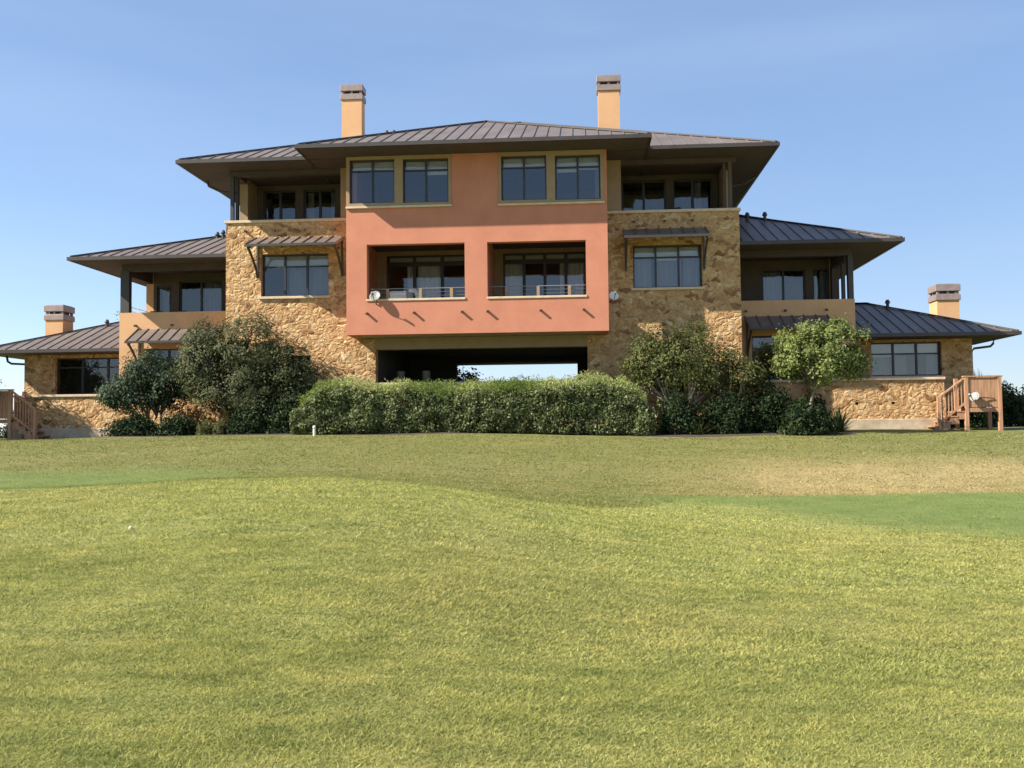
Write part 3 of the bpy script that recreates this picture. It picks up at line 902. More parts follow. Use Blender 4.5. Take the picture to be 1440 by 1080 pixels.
# ---- downspouts with their elbows
def downspout(pts, r=.045): MB().tube(pts, r, 8).build("downspout", M_METAL, H)
downspout([(-10.25, 35.6, 9.38), (-10.2, 35.6, 9.2), (-9.75, 35.6, 8.98), (-9.2, 35.6, 8.9), (-9.13, 35.6, 8.8), (-9.13, 35.6, 7.65)])
downspout([(9.95, 36.6, 9.38), (9.9, 36.6, 9.2), (9.5, 36.6, 8.98), (9.05, 36.6, 8.9), (8.99, 36.6, 8.8), (8.99, 36.6, 7.65)])
downspout([(-19.5, 38.3, 3.25), (-19.45, 38.3, 3.02), (-19.3, 38.3, 2.93), (-18.75, 38.3, 2.9), (-18.66, 38.3, 2.8), (-18.66, 38.3, 0)])
downspout([(18.9, 38.3, 3.3), (18.85, 38.3, 3.1), (18.75, 38.3, 3.0), (18.15, 38.3, 2.93), (18.05, 38.3, 2.8), (18.05, 38.3, 0)])

# ------------------------------------------------------------------ satellite dishes
def dish(loc, az, label, r=.24, mat=None, arm=True, group="satellite dishes", face=None):
    t = thing("satellite_dish", label, "satellite dish", loc, 0, group)
    n, rings = 20, 5
    el = R(28)
    d = Vector((math.sin(az) * math.cos(el), -math.cos(az) * math.cos(el), math.sin(el)))
    a = d.cross(Vector((0, 0, 1))).normalized(); b = a.cross(d)
    vs, fs = [Vector((0, 0, 0))], []
    for i in range(1, rings + 1):
        q = r * i / rings
        for k in range(n):
            u = 2 * math.pi * k / n
            vs.append(a * q * math.cos(u) + b * q * 1.06 * math.sin(u) + d * (q * q / (4 * .22)))
    for k in range(n): fs.append((0, 1 + k, 1 + (k + 1) % n))
    for i in range(rings - 1):
        for k in range(n):
            fs.append((1 + i * n + k, 1 + (i + 1) * n + k, 1 + (i + 1) * n + (k + 1) % n, 1 + i * n + (k + 1) % n))
    o = mesh_object("reflector", vs, fs, mat or M_DISH, t, smooth=True, local=True)
    s = o.modifiers.new("thickness", 'SOLIDIFY'); s.thickness = .012; s.offset = -1
    mb = MB()
    tip = d * .30 - b * .10
    L0 = Vector(loc)
    mb.tube([L0 - b * r * .95 + d * .05, L0 + tip], .014, 6)
    mb.build("feed_arm", M_DISH, t)
    MB().tube([L0 + tip - d * .05, L0 + tip + d * .08], .035, 8).build("receiver", M_DISH, t)
    return t, d, L0
t, d, L0 = dish((-3.40, 32.85, 4.58), R(-6), "pale grey satellite dish beside the left terrace opening", r=.19)
MB().tube([L0 - d * .02, L0 - d * .1 - Vector((0, 0, .04)), (-3.40, 32.95, 4.36), (-3.40, 33.0, 4.34)], .022, 8).build("mast", M_METAL, t)
t, d, L0 = dish((4.58, 33.35, 4.50), R(8), "pale grey satellite dish at the right corner of the terracotta block", r=.165, mat=M_WHITE)
MB().tube([L0 - d * .02, L0 - d * .08, (4.48, 33.55, 4.35), (4.395, 33.55, 4.33)], .02, 8).build("mast", M_METAL, t)

# ------------------------------------------------------------------ terrace furniture
def patio_chair(loc, rz, label):
    t = thing("patio_chair", label, "chair", loc, rz, "dark patio chairs on the balconies")
    def part(name, mb, m): return mesh_object(name, mb.v, mb.f, m, t, local=True)
    part("seat", MB().box(-.26, .26, -.26, .26, .38, .46), M_CHAIR)
    part("backrest", MB().hexa([(-.26, .22, .46), (.26, .22, .46), (.26, .28, .46), (-.26, .28, .46), (-.24, .34, .98), (.24, .34, .98), (.24, .39, .98), (-.24, .39, .98)]), M_CHAIR)
    for sx in (-1, 1):
        part("armrest", MB().box(sx * .28 - .03, sx * .28 + .03, -.24, .30, .62, .66).box(sx * .28 - .02, sx * .28 + .02, -.24, -.20, .46, .62), M_CHAIR)
        for sy in (-1, 1): part("leg", MB().box(sx * .23 - .025, sx * .23 + .025, sy * .23 - .025, sy * .23 + .025, 0, .38), M_CHAIR)
    return t
patio_chair((-13.05, 37.6, 3.9), R(20), "dark patio chair on the left balcony, nearest the outer post")
patio_chair((-12.3, 37.6, 3.9), R(-15), "dark patio chair on the left balcony, before the sliding door")
patio_chair((-7.9, 35.7, 7.05), R(30), "dark patio chair on the upper left loggia behind the stone parapet")
patio_chair((6.75, 35.7, 7.05), R(-25), "dark patio chair on the upper right loggia behind the stone parapet")
sofa = thing("outdoor_sofa", "white outdoor sofa with a curved arm on the left terrace", "sofa", (-2.75, 34.1, 3.72))
so = MB().box(-3.25, -2.35, 33.85, 34.5, 3.85, 4.2); so.build("seat", M_WHITE, sofa, bevel=.05)
MB().box(-3.22, -2.62, 34.35, 34.55, 4.2, 4.98).build("backrest", M_WHITE, sofa, bevel=.06)
arm = MB()
arm.tube([(-2.5, 34.5, 5.0), (-2.36, 34.42, 4.99), (-2.24, 34.3, 4.9), (-2.16, 34.1, 4.7), (-2.14, 33.9, 4.3), (-2.14, 33.88, 3.9)], .085, 10)
arm.build("armrest", M_WHITE, sofa, smooth=True)
for x in (-3.18, -2.42):
    MB().box(x - .03, x + .03, 33.9, 33.96, 3.72, 3.85).build("leg", M_METAL, sofa)
def vase(x, y, label):
    t = thing("vase", label, "vase", (x, y, .03), 0, "vases in the passage")
    prof = [(0.10, 0), (.13, .02), (.13, .1), (.10, .2), (.16, .5), (.19, .9), (.17, 1.3), (.10, 1.6), (.085, 1.75), (.14, 1.95), (.15, 2.2), (.13, 2.22)]
    n = 16; vs, fs = [], []
    for r, z in prof:
        for k in range(n): vs.append((r * math.cos(2 * math.pi * k / n), r * math.sin(2 * math.pi * k / n), z))
    for i in range(len(prof) - 1):
        for k in range(n): fs.append((i * n + k, i * n + (k + 1) % n, (i + 1) * n + (k + 1) % n, (i + 1) * n + k))
    fs.append(tuple(reversed(range(n))))
    mesh_object("body", vs, fs, M_CLAY, t, smooth=True, local=True)
vase(-3.12, 36.0, "pale clay urn in the dark passage, left of the pair")
vase(-2.18, 36.0, "pale clay urn in the dark passage, right of the pair")

# ------------------------------------------------------------------ terrace walls
def terrace_wall(x0, x1, ztop, label, weeps):
    t = thing("retaining_wall", label, "wall", ((x0 + x1) / 2, 35.85, -.1))
    MB().wall(x0, x1, 35.7, 36.06, .30, ztop - .09, [(x - .06, x + .06, z - .05, z + .05) for x, z in weeps]).build("stone_face", M_STONE, t)
    MB().box(x0 - .04, x1 + .04, 35.64, 36.1, ztop - .09, ztop).build("cap", M_CAP, t, bevel=.015)
    MB().box(x0 - .03, x1 + .03, 35.62, 36.1, -.5, .30).build("footing", M_CONC, t, bevel=.02)
    MB().box(x0 + .1, x1 - .1, 36.02, 36.05, .4, ztop - .2).build("drain_back", M_FRAME, t)
terrace_wall(-17.6, -9.15, 1.55, "sunlit stone retaining wall below the left wing", [(-12.0, .9)])
terrace_wall(11.6, 16.1, 1.75, "stone retaining wall below the right wing with drain holes", [(13.1, .86), (14.35, .86)])

# ------------------------------------------------------------------ wooden decks with stairs
def deck(s, label):
    """s = +1: at the right end, stairs falling towards the house centre"""
    X = lambda x: s * x if s > 0 else s * (x + .72)
    t = thing("wooden_deck", label, "deck", (X(17), 35.3, -.1))
    def bx(mb, x0, x1, *r):
        a, b = sorted((X(x0), X(x1))); mb.box(a, b, *r)
    y0, y1 = 34.7, 35.6
    p = MB(); bx(p, 16.4, 17.6, y0, y1, .55, .63); bx(p, 16.4, 17.6, y0 - .03, y0, .50, .64); p.build("platform", M_WOOD, t)
    for x in (16.40, 17.50):
        for y in (y0 - .05, y1 - .05):
            q = MB(); bx(q, x, x + .12, y, y + .12, -.4, 1.68); q.build("post", M_WOOD, t)
    g = MB()
    n = 9
    for k in range(n):
        a = 16.53 + .965 * k / n
        bx(g, a + .004, a + .965 / n - .004, y0 - .01, y0 + .02, .66, 1.67)
    g.build("guard_boards", M_WOOD, t)
    g = MB()
    for k in range(7):
        b = y0 + .1 + .7 * k / 7
        bx(g, 17.53, 17.56, b + .004, b + .096, .66, 1.58)
    g.build("guard_boards", M_WOOD, t)
    r = MB(); bx(r, 16.36, 17.66, y0 - .06, y0 + .09, 1.685, 1.73); bx(r, 17.49, 17.63, y0 + .09, y1 + .09, 1.687, 1.728); r.build("top_rail", M_WOOD, t)
    for y in (y0 + .02, y1 - .06):
        st = MB()
        for k in range(4):
            a, z = 16.4 - .24 * k, .56 - .165 * k
            bx(st, a - .24, a, y, y + .05, z - .30, z - .03)
        st.build("stringer", M_WOOD, t)
    for k in range(4):
        a, z = 16.4 - .24 * k, .53 - .165 * k
        q = MB(); bx(q, a - .25, a + .01, y0 + .0, y1, z - .03, z + .01); q.build("step", M_WOOD, t)
    q = MB(); bx(q, 15.50, 15.60, y0 - .03, y0 + .07, -.4, .98); q.build("post", M_WOOD, t)
    hr = MB(); hr.bar((X(16.42), y0 + .02, 1.66), (X(15.52), y0 + .02, .98), .10, .05); hr.bar((X(16.42), y0 + .02, .80), (X(15.58), y0 + .02, .17), .05, .07); hr.build("hand_rail", M_WOOD, t)
    for k in range(1, 8):
        f = k / 8; xx = 16.42 - .86 * f; zt = 1.66 - .68 * .955 * f - .03; zb = .80 - .63 * f
        q = MB(); bx(q, xx - .016, xx + .016, y0 + .004, y0 + .036, zb, zt); q.build("baluster", M_WOOD, t)
    return t
deck(1, "redwood deck with stairs in the sun beside the right wing")
deck(-1, "brown wooden deck with stairs in the shade beside the left wing")
t, d, L0 = dish((16.68, 34.52, 1.0), R(-48), "white satellite dish fixed to the redwood deck boards", r=.17)
MB().tube([L0 - d * .02, L0 - d * .08, (17.0, 34.62, .98), (17.35, 34.66, .96), (17.35, 34.72, .96)], .018, 8).build("mast", M_METAL, t)

# ------------------------------------------------------------------ planting bed
bx_ = np.linspace(-12.9, 12.2, 140)
vs, fs = [], []
for i, x in enumerate(bx_):
    f0 = 31.25 + .25 * math.sin(x * .7) + (0.7 * float(sstep(7.0, 11.5, x))) + 1.2 * float(sstep(-8.5, -12.5, x))
    for k in range(8):
        y = f0 + (35.6 - f0) * k / 7
        vs.append((x, y, float(lawn_z(x, y)) + (.03 if k else -.02)))
for i in range(len(bx_) - 1):
    for k in range(7): fs.append((i * 8 + k, (i + 1) * 8 + k, (i + 1) * 8 + k + 1, i * 8 + k + 1))
tag(mesh_object("soil", vs, fs, M_SOIL, smooth=True), "dark mulch bed under the hedge and trees", "soil", kind="structure")

# ------------------------------------------------------------------ vegetation
def leaves(centers, size, aspect=.55, normal_bias=None, bias=.5, tint=None, fold=.25, seed=0):
    """a diamond-shaped folded leaf at every centre"""
    g = np.random.default_rng(seed)
    n = len(centers)
    nrm = g.normal(size=(n, 3))
    nrm /= np.linalg.norm(nrm, axis=1, keepdims=True)
    if normal_bias is not None: nrm = nrm * (1 - bias) + normal_bias * bias
    nrm /= np.linalg.norm(nrm, axis=1, keepdims=True) + 1e-9
    t = g.normal(size=(n, 3)); t -= (t * nrm).sum(1, keepdims=True) * nrm
    t /= np.linalg.norm(t, axis=1, keepdims=True) + 1e-9
    b = np.cross(nrm, t)
    s = size * g.uniform(.6, 1.35, (n, 1))
    tip, base = centers + t * s, centers - t * s
    l, r = centers + b * s * aspect + nrm * s * fold, centers - b * s * aspect + nrm * s * fold
    V = np.stack([base, l, tip, r], 1).reshape(-1, 3)
    Fc = np.arange(4 * n).reshape(n, 4)
    tn = tint if tint is not None else g.uniform(0, 1, n)
    return V, Fc, np.repeat(tn, 4)

def crown_points(blobs, n_tufts, per, spread, seed, shell=.55):
    """tufts of leaves scattered through ellipsoids; returns leaf centres, outward normals, tuft centres, tint"""
    g = np.random.default_rng(seed)
    vol = np.array([b[3] * b[4] * b[5] for b in blobs]) ** .8
    which = g.choice(len(blobs), n_tufts, p=vol / vol.sum())
    B = np.array(blobs)[which]
    u = g.normal(size=(n_tufts, 3)); u /= np.linalg.norm(u, axis=1, keepdims=True)
    rad = (shell + (1 - shell) * g.random((n_tufts, 1))) ** .7 * g.uniform(.82, 1.08, (n_tufts, 1))
    stray = (g.random((n_tufts, 1)) < .22) & (u[:, 2:3] > -.3)
    rad = np.where(stray, rad * g.uniform(1.0, 1.36, (n_tufts, 1)), rad)
    tc = B[:, :3] + u * rad * B[:, 3:6]
    cnt = g.poisson(per * g.uniform(.5, 1.5, n_tufts))
    ids = np.repeat(np.arange(n_tufts), cnt)
    pts = tc[ids] + g.normal(size=(len(ids), 3)) * spread * g.uniform(.6, 1.3, (n_tufts, 1))[ids]
    nb = u[ids] + np.array([0, 0, .35]); nb /= np.linalg.norm(nb, axis=1, keepdims=True)
    tint = np.clip(g.uniform(.15, .75, n_tufts)[ids] + g.normal(0, .17, len(ids)), 0, 1)
    return pts, nb, tc, tint

def limbs(base, targets, seed, r0=.09, stems=3, spread=.25, fork=.45):
    g = np.random.default_rng(seed)
    mb = MB()
    base = np.array(base)
    tg = np.array(targets)
    k = np.array_split(np.argsort(tg[:, 0] + g.normal(0, .2, len(tg))), stems)
    for ids in k:
        if not len(ids): continue
        c = tg[ids].mean(0)
        b = base + np.array([g.uniform(-spread, spread), g.uniform(-spread, spread) * .6, 0])
        f = base * (1 - fork) + c * fork; f = f + g.normal(0, .08, 3)
        m = (b + f) / 2 + g.normal(0, .05, 3)
        mb.tube([b - np.array([0, 0, .15]), b, m, f], [r0 * 1.25, r0, r0 * .8, r0 * .62], 8)
        for i in ids:
            e = tg[i]; m1 = f + (e - f) * .45 + g.normal(0, .10, 3) + np.array([0, 0, .06])
            mb.tube([f, m1, e], [r0 * .5, r0 * .28, r0 * .08], 6, cap=False)
    return mb

def tree(name, label, cat, base, blobs, lm, bark, tufts, per, spread, size, seed, stems=3, r0=.09, fork=.45, shell=.5, bias=.45, aspect=.55, group=None, spread_base=.25):
    t = thing(name, label, cat, base, 0, group)
    pts, nb, tc_, tint = crown_points(blobs, tufts, per, spread, seed, shell)
    gz = base[2] + .05
    keep = pts[:, 2] > gz
    V, Fc, tn = leaves(pts[keep], size, aspect, nb[keep], bias, tint[keep], seed=seed + 1)
    mesh_object("crown", V, Fc, lm, t, attrs={"tint": tn})
    g = np.random.default_rng(seed + 2)
    sel = tc_[g.choice(len(tc_), min(len(tc_), 46), replace=False)]
    limbs(base, sel, seed + 3, r0, stems, spread_base, fork).build("trunk", bark, t, smooth=True)
    return t

L_DARK = leaf_mat("dark_oak_leaf", (.022, .040, .020), (.050, .076, .040), (.100, .132, .072), .28, .6)
L_GREY = leaf_mat("grey_oak_leaf", (.040, .052, .020), (.098, .112, .050), (.185, .195, .105), .32, .65)
L_OLIVE = leaf_mat("olive_leaf", (.050, .060, .016), (.115, .130, .038), (.220, .225, .090), .3, .6)
L_LIGHT = leaf_mat("pale_green_leaf", (.110, .145, .035), (.200, .240, .070), (.330, .360, .150), .35, .6)
L_HEDGE = leaf_mat("hedge_leaf", (.036, .055, .020), (.135, .165, .062), (.300, .320, .165), .3, .6)
L_HEDGETOP = leaf_mat("hedge_shoot", (.130, .190, .040), (.250, .315, .085), (.400, .430, .180), .4, .6)
L_SHRUB = leaf_mat("shrub_leaf", (.012, .026, .010), (.026, .046, .016), (.050, .075, .026), .2, .6)
L_RED = leaf_mat("russet_leaf", (.110, .055, .022), (.20, .095, .040), (.25, .16, .06), .3, .6)
L_FAR = leaf_mat("far_leaf", (.025, .040, .024), (.050, .068, .040), (.085, .105, .060), .2, .6)

gz = lambda x, y: float(lawn_z(x, y))
tree("oak_tree", "small dark green oak with several bare stems by the left retaining wall", "tree", (-11.5, 34.3, gz(-11.5, 34.3)),
     [(-12.6, 34.1, 1.55, .95, .75, .65), (-11.7, 34.2, 2.25, 1.15, .85, .72), (-11.0, 34.2, 1.7, .95, .8, .75), (-13.1, 34.1, 1.35, .55, .5, .4), (-11.9, 34.2, 1.4, 1.2, .7, .5)],
     L_DARK, M_BARK, 330, 52, .12, .05, 21, stems=4, r0=.055, fork=.38, spread_base=.6, bias=.68)
tree("oak_tree", "dark green oak that shades the brown deck at the left end of the house", "tree", (-20.6, 33.4, gz(-20.6, 33.4)),
     [(-20.2, 33.5, 3.1, 1.5, 1.2, 1.0), (-19.3, 33.7, 2.3, 1.1, 1.0, .9), (-21.2, 33.4, 2.4, 1.2, 1.0, 1.0), (-18.5, 34.0, 1.8, .9, .9, 1.0), (-20.0, 33.3, 1.6, 1.6, .9, .8)],
     L_DARK, M_BARK, 620, 70, .16, .06, 25, stems=3, r0=.08, fork=.4)
tree("live_oak", "large grey green evergreen tree against the left stone tower", "tree", (-7.9, 33.4, gz(-7.9, 33.4)),
     [(-8.0, 33.5, 2.9, 1.35, 1.1, 1.25), (-9.3, 33.6, 2.5, 1.2, 1.0, 1.1), (-6.8, 33.4, 2.2, 1.1, .9, .95), (-8.3, 33.3, 1.5, 1.7, 1.0, 1.0), (-6.3, 33.3, 1.4, .7, .7, .8), (-9.6, 33.6, 3.3, .7, .7, .6), (-7.2, 33.3, .8, 1.3, .8, .7), (-6.0, 33.4, 2.0, .6, .6, .5), (-9.9, 33.6, 2.3, .7, .7, .7)],
     L_GREY, M_BARK, 680, 56, .135, .046, 31, stems=4, r0=.085, fork=.35, bias=.68)
tree("crape_myrtle", "olive green many stemmed tree at the right end of the hedge", "tree", (6.9, 32.9, gz(6.9, 32.9)),
     [(5.9, 33.0, 2.55, .85, .8, 1.0), (7.0, 33.0, 2.6, .85, .8, 1.1), (6.4, 32.9, 1.9, 1.3, .8, .7), (5.4, 32.9, 2.1, .6, .6, .6), (7.6, 33.0, 1.7, .7, .7, .7)],
     L_OLIVE, M_PALEBARK, 270, 42, .13, .046, 41, stems=5, r0=.05, fork=.42, shell=.35, spread_base=.2, bias=.68)
tree("crape_myrtle", "smaller olive green tree between the hedge tree and the bright round tree", "tree", (8.3, 33.2, gz(8.3, 33.2)),
     [(8.1, 33.3, 2.1, .75, .7, .85), (8.9, 33.3, 1.7, .7, .7, .8), (8.4, 33.3, 1.3, 1.0, .7, .5)],
     L_OLIVE, M_PALEBARK, 150, 38, .13, .046, 51, stems=4, r0=.045, fork=.4, shell=.35, bias=.68)
tree("round_tree", "bright pale green round tree on a slim trunk by the right wing", "tree", (10.75, 32.75, gz(10.75, 32.75)),
     [(10.75, 32.75, 2.62, 1.0, .85, .82), (11.7, 32.75, 2.5, .9, .8, .82), (11.2, 32.7, 2.05, 1.25, .85, .58), (12.2, 32.75, 2.1, .5, .5, .5), (10.15, 32.75, 2.3, .5, .5, .5), (11.7, 32.75, 3.1, .5, .5, .38)],
     L_LIGHT, M_PALEBARK, 210, 92, .115, .05, 61, stems=1, r0=.075, fork=.55, shell=.6, bias=.6, spread_base=.02)

# the clipped hedge: leafy shell round twiggy inside, taller loose shoots on top
def hedge(x0, x1, y0, y1, zt, label, seed, n):
    g = np.random.default_rng(seed)
    t = thing("hedge", label, "hedge", ((x0 + x1) / 2, (y0 + y1) / 2, gz((x0 + x1) / 2, y0)))
    x = g.uniform(x0, x1, n)
    z0 = lawn_z(x, np.full(n, y0))
    # cross-section: superellipse, bulging and dipping along its length
    hgt = zt + .22 * (vnoise(x, x * 0, 1.3, seed) - .5) + .12 * (vnoise(x, x * 0, .45, seed + 1) - .5) - z0 - .1
    th = g.uniform(-.15, math.pi + .15, n)
    dep = (y1 - y0) / 2 * (1 + .22 * (vnoise(x, th * 1.1, .7, seed + 2) - .5))
    c, s = np.cos(th), np.sin(th)
    rr = (np.abs(c) ** 6 + np.abs(s) ** 6) ** (-1 / 6) * (1 - .24 * g.random(n) ** 1.2 + .22 * (vnoise(x * 2.2, th * 2.2, .8, seed + 3) - .5))
    half = hgt / 2
    th_full = g.random(n) < .5
    zc = z0 + half
    # lower half filled by mirroring part of the angles
    sgn = np.where(th_full, -1, 1)
    y = (y0 + y1) / 2 - c * rr * dep
    z = zc + sgn * np.abs(s) * rr * half
    endf = np.minimum(sstep(0, 1.1, x - x0), sstep(0, 1.1, x1 - x)) * .45 + .55
    z = z0 + (z - z0) * endf
    pts = np.stack([x, y, z], 1)
    nb = np.stack([0 * x, -c, sgn * np.abs(s) + .3], 1); nb /= np.linalg.norm(nb, axis=1, keepdims=True)
    tuft = vnoise(x * 3, z * 3, .5, seed + 4)
    tint = np.clip(.15 + .7 * tuft + g.normal(0, .2, n), 0, 1)
    keep = z > z0 + .05
    V, Fc, tn = leaves(pts[keep], .052, .5, nb[keep], .35, tint[keep], seed=seed + 5)
    mesh_object("leaf_wall", V, Fc, L_HEDGE, t, attrs={"tint": tn})
    # shoots
    m = 17000
    x = g.uniform(x0 + .2, x1 - .2, m); y = g.uniform(y0 + .12, y1 - .1, m)
    zz = zt - .06 + .22 * (vnoise(x, x * 0, 1.3, seed) - .5) + .12 * (vnoise(x, x * 0, .45, seed + 1) - .5) - .10 * np.abs((y - (y0 + y1) / 2) / ((y1 - y0) / 2)) ** 2
    z0 = lawn_z(x, y); zz = z0 + (zz - z0) * (np.minimum(sstep(0, 1.1, x - x0), sstep(0, 1.1, x1 - x)) * .45 + .55)
    pts = np.stack([x, y, zz + g.uniform(-.22, .34, m) * (.5 + vnoise(x * 2, y * 2, .5, seed + 9))], 1)
    nb = np.tile(np.array([[0, -.2, .9]]), (m, 1))
    tint = np.clip(-.1 + 1.1 * vnoise(x, x * 0, 1.3, seed + 6) + g.normal(0, .2, m), 0, 1)
    V, Fc, tn = leaves(pts, .065, .2, nb, .1, tint, seed=seed + 7)
    mesh_object("shoots", V, Fc, L_HEDGETOP, t, attrs={"tint": tn})
    # twigs inside
    tw = MB()
    for k in range(260):
        a = g.uniform(x0 + .3, x1 - .3); b = g.uniform(y0 + .55, y1 - .4); zb = gz(a, b)
        tw.tube([(a, b, zb - .05), (a + g.normal(0, .07), b + g.normal(0, .08), zb + .6), (a + g.normal(0, .16), b + g.normal(0, .16), zt - .2)], [.02, .014, .006], 5, cap=False)
    tw.build("twigs", M_BARK, t)
hedge(-5.95, 5.75, 31.55, 33.0, 1.46, "long clipped green hedge in front of the dark passage", 71, 90000)

def shrub(name, label, cat, loc, rx, ry, h, lm, n, size, seed, group=None, spiky=False):
    x, y = loc
    z = gz(x, y)
    t = thing(name, label, cat, (x, y, z), 0, group)
    g = np.random.default_rng(seed)
    if spiky:
        vs, fs, tn = [], [], []
        for k in range(n):
            a = g.uniform(0, 2 * math.pi); e = g.uniform(.25, 1.45); ln = h * g.uniform(.75, 1.25)
            d = Vector((math.cos(a) * math.cos(e) * rx / h * 1.3, math.sin(a) * math.cos(e) * ry / h * 1.3, math.sin(e)))
            s = d.cross(Vector((0, 0, 1))).normalized() * size
            b = Vector((x + g.normal(0, .06), y + g.normal(0, .06), z))
            i = len(vs)
            m_, e_ = b + d * ln * .55, b + d * ln + Vector((0, 0, -.12 * ln * math.cos(e)))
            vs += [b - s * .7, b + s * .7, m_ + s, m_ - s, e_]
            fs += [(i, i + 1, i + 2, i + 3), (i + 3, i + 2, i + 4)]
            tn += [g.random()] * 5
        mesh_object("leaves", vs, fs, lm, t, attrs={"tint": tn})
    else:
        u = g.normal(size=(n, 3)); u /= np.linalg.norm(u, axis=1, keepdims=True); u[:, 2] = np.abs(u[:, 2]) * 1.0 - .15 * (g.random(n) < .3)
        lump = 1 + .7 * (vnoise(u[:, 0] * 2 + 9, u[:, 2] * 2 + u[:, 1] * 2 + 9, .5, seed) - .5)
        r = (1 - .5 * g.random(n) ** 1.3) * lump
        pts = np.stack([x + u[:, 0] * rx * r, y + u[:, 1] * ry * r, z + .05 + np.maximum(u[:, 2] * h * r, 0)], 1)
        tint = np.clip(vnoise(u[:, 0] * 3 + 9, u[:, 2] * 3 + 9, .5, seed + 1) * .7 + g.normal(.15, .18, n), 0, 1)
        V, Fc, tn = leaves(pts, size, .55, u, .45, tint, seed=seed + 2)
        mesh_object("leaves", V, Fc, lm, t, attrs={"tint": tn})
        st = MB()
        for k in range(9):
            a = g.uniform(0, 6.28); st.tube([(x, y, z - .08), (x + math.cos(a) * rx * .3, y + math.sin(a) * ry * .3, z + h * .4), (x + math.cos(a) * rx * .7, y + math.sin(a) * ry * .7, z + h * .75)], [.02, .014, .006], 5, cap=False)
        st.build("stems", M_BARK, t)
    return t
shrub("low_shrub", "low dark shrub under the small oak, left of the russet shrub", "shrub", (-11.9, 33.4), .95, .5, .75, L_SHRUB, 3600, .05, 101)
shrub("low_shrub", "low dark shrub below the russet shrub", "shrub", (-10.4, 33.3), .85, .5, .72, L_SHRUB, 3200, .05, 104)
shrub("russet_shrub", "russet brown shrub before the left stone retaining wall", "shrub", (-10.3, 34.4), .75, .5, 1.25, L_RED, 1800, .05, 107)
shrub("box_ball", "small round clipped bush, left of the pair on the lawn edge", "bush", (-9.1, 32.55), .29, .29, .46, L_OLIVE, 1500, .03, 110, "clipped balls on the lawn edge")
shrub("box_ball", "small round clipped bush, right of the pair on the lawn edge", "bush", (-8.58, 32.5), .27, .27, .45, L_OLIVE, 1500, .03, 113, "clipped balls on the lawn edge")
shrub("evergreen_shrub", "dark evergreen shrub between the large left tree and the hedge", "shrub", (-6.4, 32.7), .7, .6, 1.25, L_SHRUB, 3600, .05, 116)
shrub("evergreen_shrub", "dark evergreen shrub under the large left tree", "shrub", (-7.7, 32.7), .8, .6, .85, L_SHRUB, 3400, .05, 119)
shrub("spreading_shrub", "dark spreading shrub just right of the hedge end", "shrub", (6.6, 32.4), .8, .65, 1.25, L_SHRUB, 4600, .05, 122)
shrub("spreading_shrub", "dark spreading shrub below the smaller olive tree", "shrub", (8.1, 32.7), 1.0, .65, 1.2, L_SHRUB, 5200, .05, 125)
shrub("spreading_shrub", "dark tall shrub left of the slim trunk of the bright tree", "shrub", (9.6, 33.3), 1.0, .7, 1.65, L_SHRUB, 6200, .055, 128)
shrub("spreading_shrub", "dark shrub at the foot of the bright round tree", "shrub", (11.0, 33.4), .75, .6, 1.2, L_SHRUB, 4200, .05, 131)
shrub("evergreen_shrub", "dark evergreen shrub showing beneath the redwood deck", "shrub", (17.2, 36.6), .9, .6, 1.0, L_SHRUB, 3600, .05, 146)
shrub("evergreen_shrub", "dark evergreen shrub behind the brown deck at the left edge", "shrub", (-17.9, 36.7), .8, .6, 1.1, L_SHRUB, 3600, .05, 149)
shrub("spreading_shrub", "dark low shrub in front of the slim trunk of the bright tree", "shrub", (10.5, 32.25), .8, .5, .95, L_SHRUB, 4200, .05, 152)
shrub("garden_shrub", "dark shrub just right of the redwood deck, nearest it", "shrub", (20.0, 40.0), 1.0, .8, 1.55, L_SHRUB, 4600, .06, 155)
shrub("garden_shrub", "dark shrub at the right edge of the photo", "shrub", (21.4, 40.5), 1.1, .8, 1.3, L_SHRUB, 4600, .06, 158)
shrub("yucca", "spiky green yucca at the left end of the right retaining wall", "plant", (11.75, 33.0), .6, .5, .85, L_SHRUB, 90, .03, 134, spiky=True)
shrub("upright_shrub", "narrow yellow green upright shrub at the right end of the hedge", "shrub", (5.95, 32.2), .16, .16, .95, L_LIGHT, 700, .04, 137)
shrub("arching_grass", "arching clump of thin stems in front of the right trees", "plant", (7.2, 32.1), .9, .4, .55, L_OLIVE, 60, .012, 140, spiky=True)
shrub("agave", "spiky blue green agave standing behind the redwood deck", "plant", (17.75, 37.0), .4, .4, 2.25, L_SHRUB, 70, .05, 143, spiky=True)

# distant trees
def far_tree(label, x, y, w, h, seed, z=-.3, lm=None):
    tree("broadleaf_tree", label, "tree", (x, y, z), [(x, y, z + h * .62, w * .5, w * .5, h * .34), (x - w * .22, y, z + h * .45, w * .36, w * .4, h * .3), (x + w * .25, y, z + h * .5, w * .34, w * .4, h * .3)],
         lm or L_FAR, M_BARK, 150, 26, w * .06, .12 * w / 4, seed, stems=2, r0=.12, group="trees beyond the house")
far_tree("dark tree behind the redwood deck at the right edge, nearest the deck", 27.3, 60, 2.6, 3.0, 201)
far_tree("dark tree at the right edge of the photo, beyond the deck tree", 30.2, 63, 3.2, 2.9, 205)
far_tree("dark tree whose leaves show through the passage opening", -2.7, 47.5, 3.0, 3.3, 209, z=0)
far_tree("tree top showing above the low left wing roof", -19.0, 48.0, 2.4, 6.0, 213, z=0, lm=L_OLIVE)

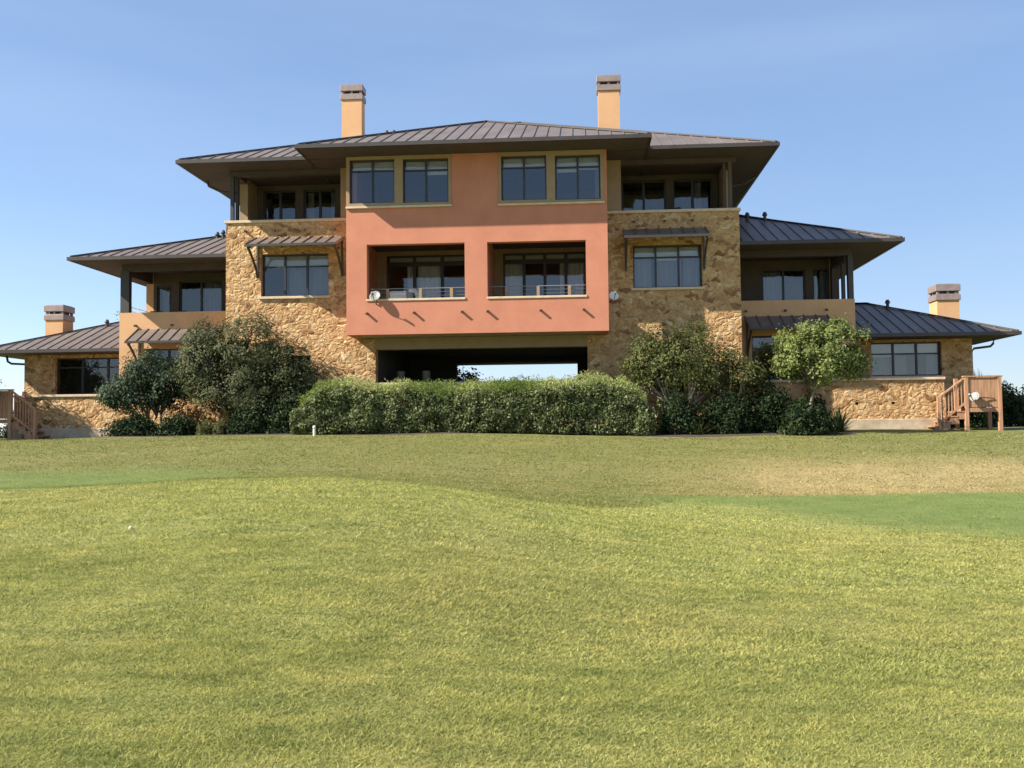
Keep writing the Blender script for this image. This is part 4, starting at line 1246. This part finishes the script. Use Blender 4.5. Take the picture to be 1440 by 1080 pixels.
# ------------------------------------------------------------------ small things on the lawn
mk = thing("marker_post", "short white marker post on the lawn edge before the hedge", "post", (-4.97, 30.95, gz(-4.97, 30.95)))
z = gz(-4.97, 30.95)
MB().tube([(-4.97, 30.95, z - .1), (-4.97, 30.95, z + .24)], .042, 12).build("stake", M_WHITE, mk)
MB().tube([(-4.97, 30.95, z + .26), (-4.97, 30.95, z + .30), (-4.97, 30.95, z + .33)], [.052, .052, .02], 12).build("cap", M_WHITE, mk)

gb = thing("golf_ball", "small white golf ball lying in the near grass on the left", "golf ball", (-1.26, 10.15, float(lawn_z(-1.26, 10.15)) + .014))
vs, fs = [], []
for i in range(9):
    for k in range(14):
        t_, p_ = math.pi * i / 8, 2 * math.pi * k / 14
        q_ = .0215 * (1 - .03 * ((i + k) % 2))
        vs.append((q_ * math.sin(t_) * math.cos(p_), q_ * math.sin(t_) * math.sin(p_), q_ * math.cos(t_)))
for i in range(8):
    for k in range(14): fs.append((i * 14 + k, i * 14 + (k + 1) % 14, (i + 1) * 14 + (k + 1) % 14, (i + 1) * 14 + k))
mesh_object("shell", vs, fs, M_POST, gb, smooth=True, local=True)

# ------------------------------------------------------------------ grass blades
def grass():
    g = np.random.default_rng(77)
    out_v, out_t, out_f, out_d, out_n = [], [], [], [], []
    bands = [(1.2, 4.0, 110000, .004, .022), (4.0, 6.5, 330000, .0042, .022), (6.5, 9.5, 300000, .006, .023), (9.5, 14.5, 270000, .009, .024), (14.5, 21.0, 170000, .013, .024), (21.0, 33.0, 160000, .018, .026)]
    for y0, y1, n, w, h in bands:
        y = np.sqrt(g.uniform(y0 ** 2, y1 ** 2, n))
        x = CX + y * g.uniform(-1.0, .86, n) + g.uniform(-2.5, 2.5, n)
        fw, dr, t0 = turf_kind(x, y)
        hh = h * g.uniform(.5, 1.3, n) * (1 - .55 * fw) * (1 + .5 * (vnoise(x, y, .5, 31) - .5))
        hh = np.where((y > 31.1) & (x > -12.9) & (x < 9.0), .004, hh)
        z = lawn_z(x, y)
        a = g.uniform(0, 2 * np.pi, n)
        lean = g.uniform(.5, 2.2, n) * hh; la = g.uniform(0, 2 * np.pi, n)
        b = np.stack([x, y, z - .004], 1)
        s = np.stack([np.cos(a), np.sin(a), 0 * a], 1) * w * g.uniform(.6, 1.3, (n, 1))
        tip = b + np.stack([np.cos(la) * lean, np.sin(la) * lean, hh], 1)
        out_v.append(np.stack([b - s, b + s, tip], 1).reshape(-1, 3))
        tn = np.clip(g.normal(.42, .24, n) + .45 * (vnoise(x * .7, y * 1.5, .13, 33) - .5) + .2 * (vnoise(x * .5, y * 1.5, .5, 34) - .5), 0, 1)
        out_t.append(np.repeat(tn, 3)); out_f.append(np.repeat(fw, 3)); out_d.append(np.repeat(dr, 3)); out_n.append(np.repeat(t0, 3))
    V = np.concatenate(out_v)
    Fc = np.arange(len(V)).reshape(-1, 3)
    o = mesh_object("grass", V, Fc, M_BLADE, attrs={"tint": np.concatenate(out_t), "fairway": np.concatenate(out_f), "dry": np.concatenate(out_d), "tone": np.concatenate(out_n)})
    tag(o, "short mown grass blades covering the lawn", "grass", kind="stuff")
grass()
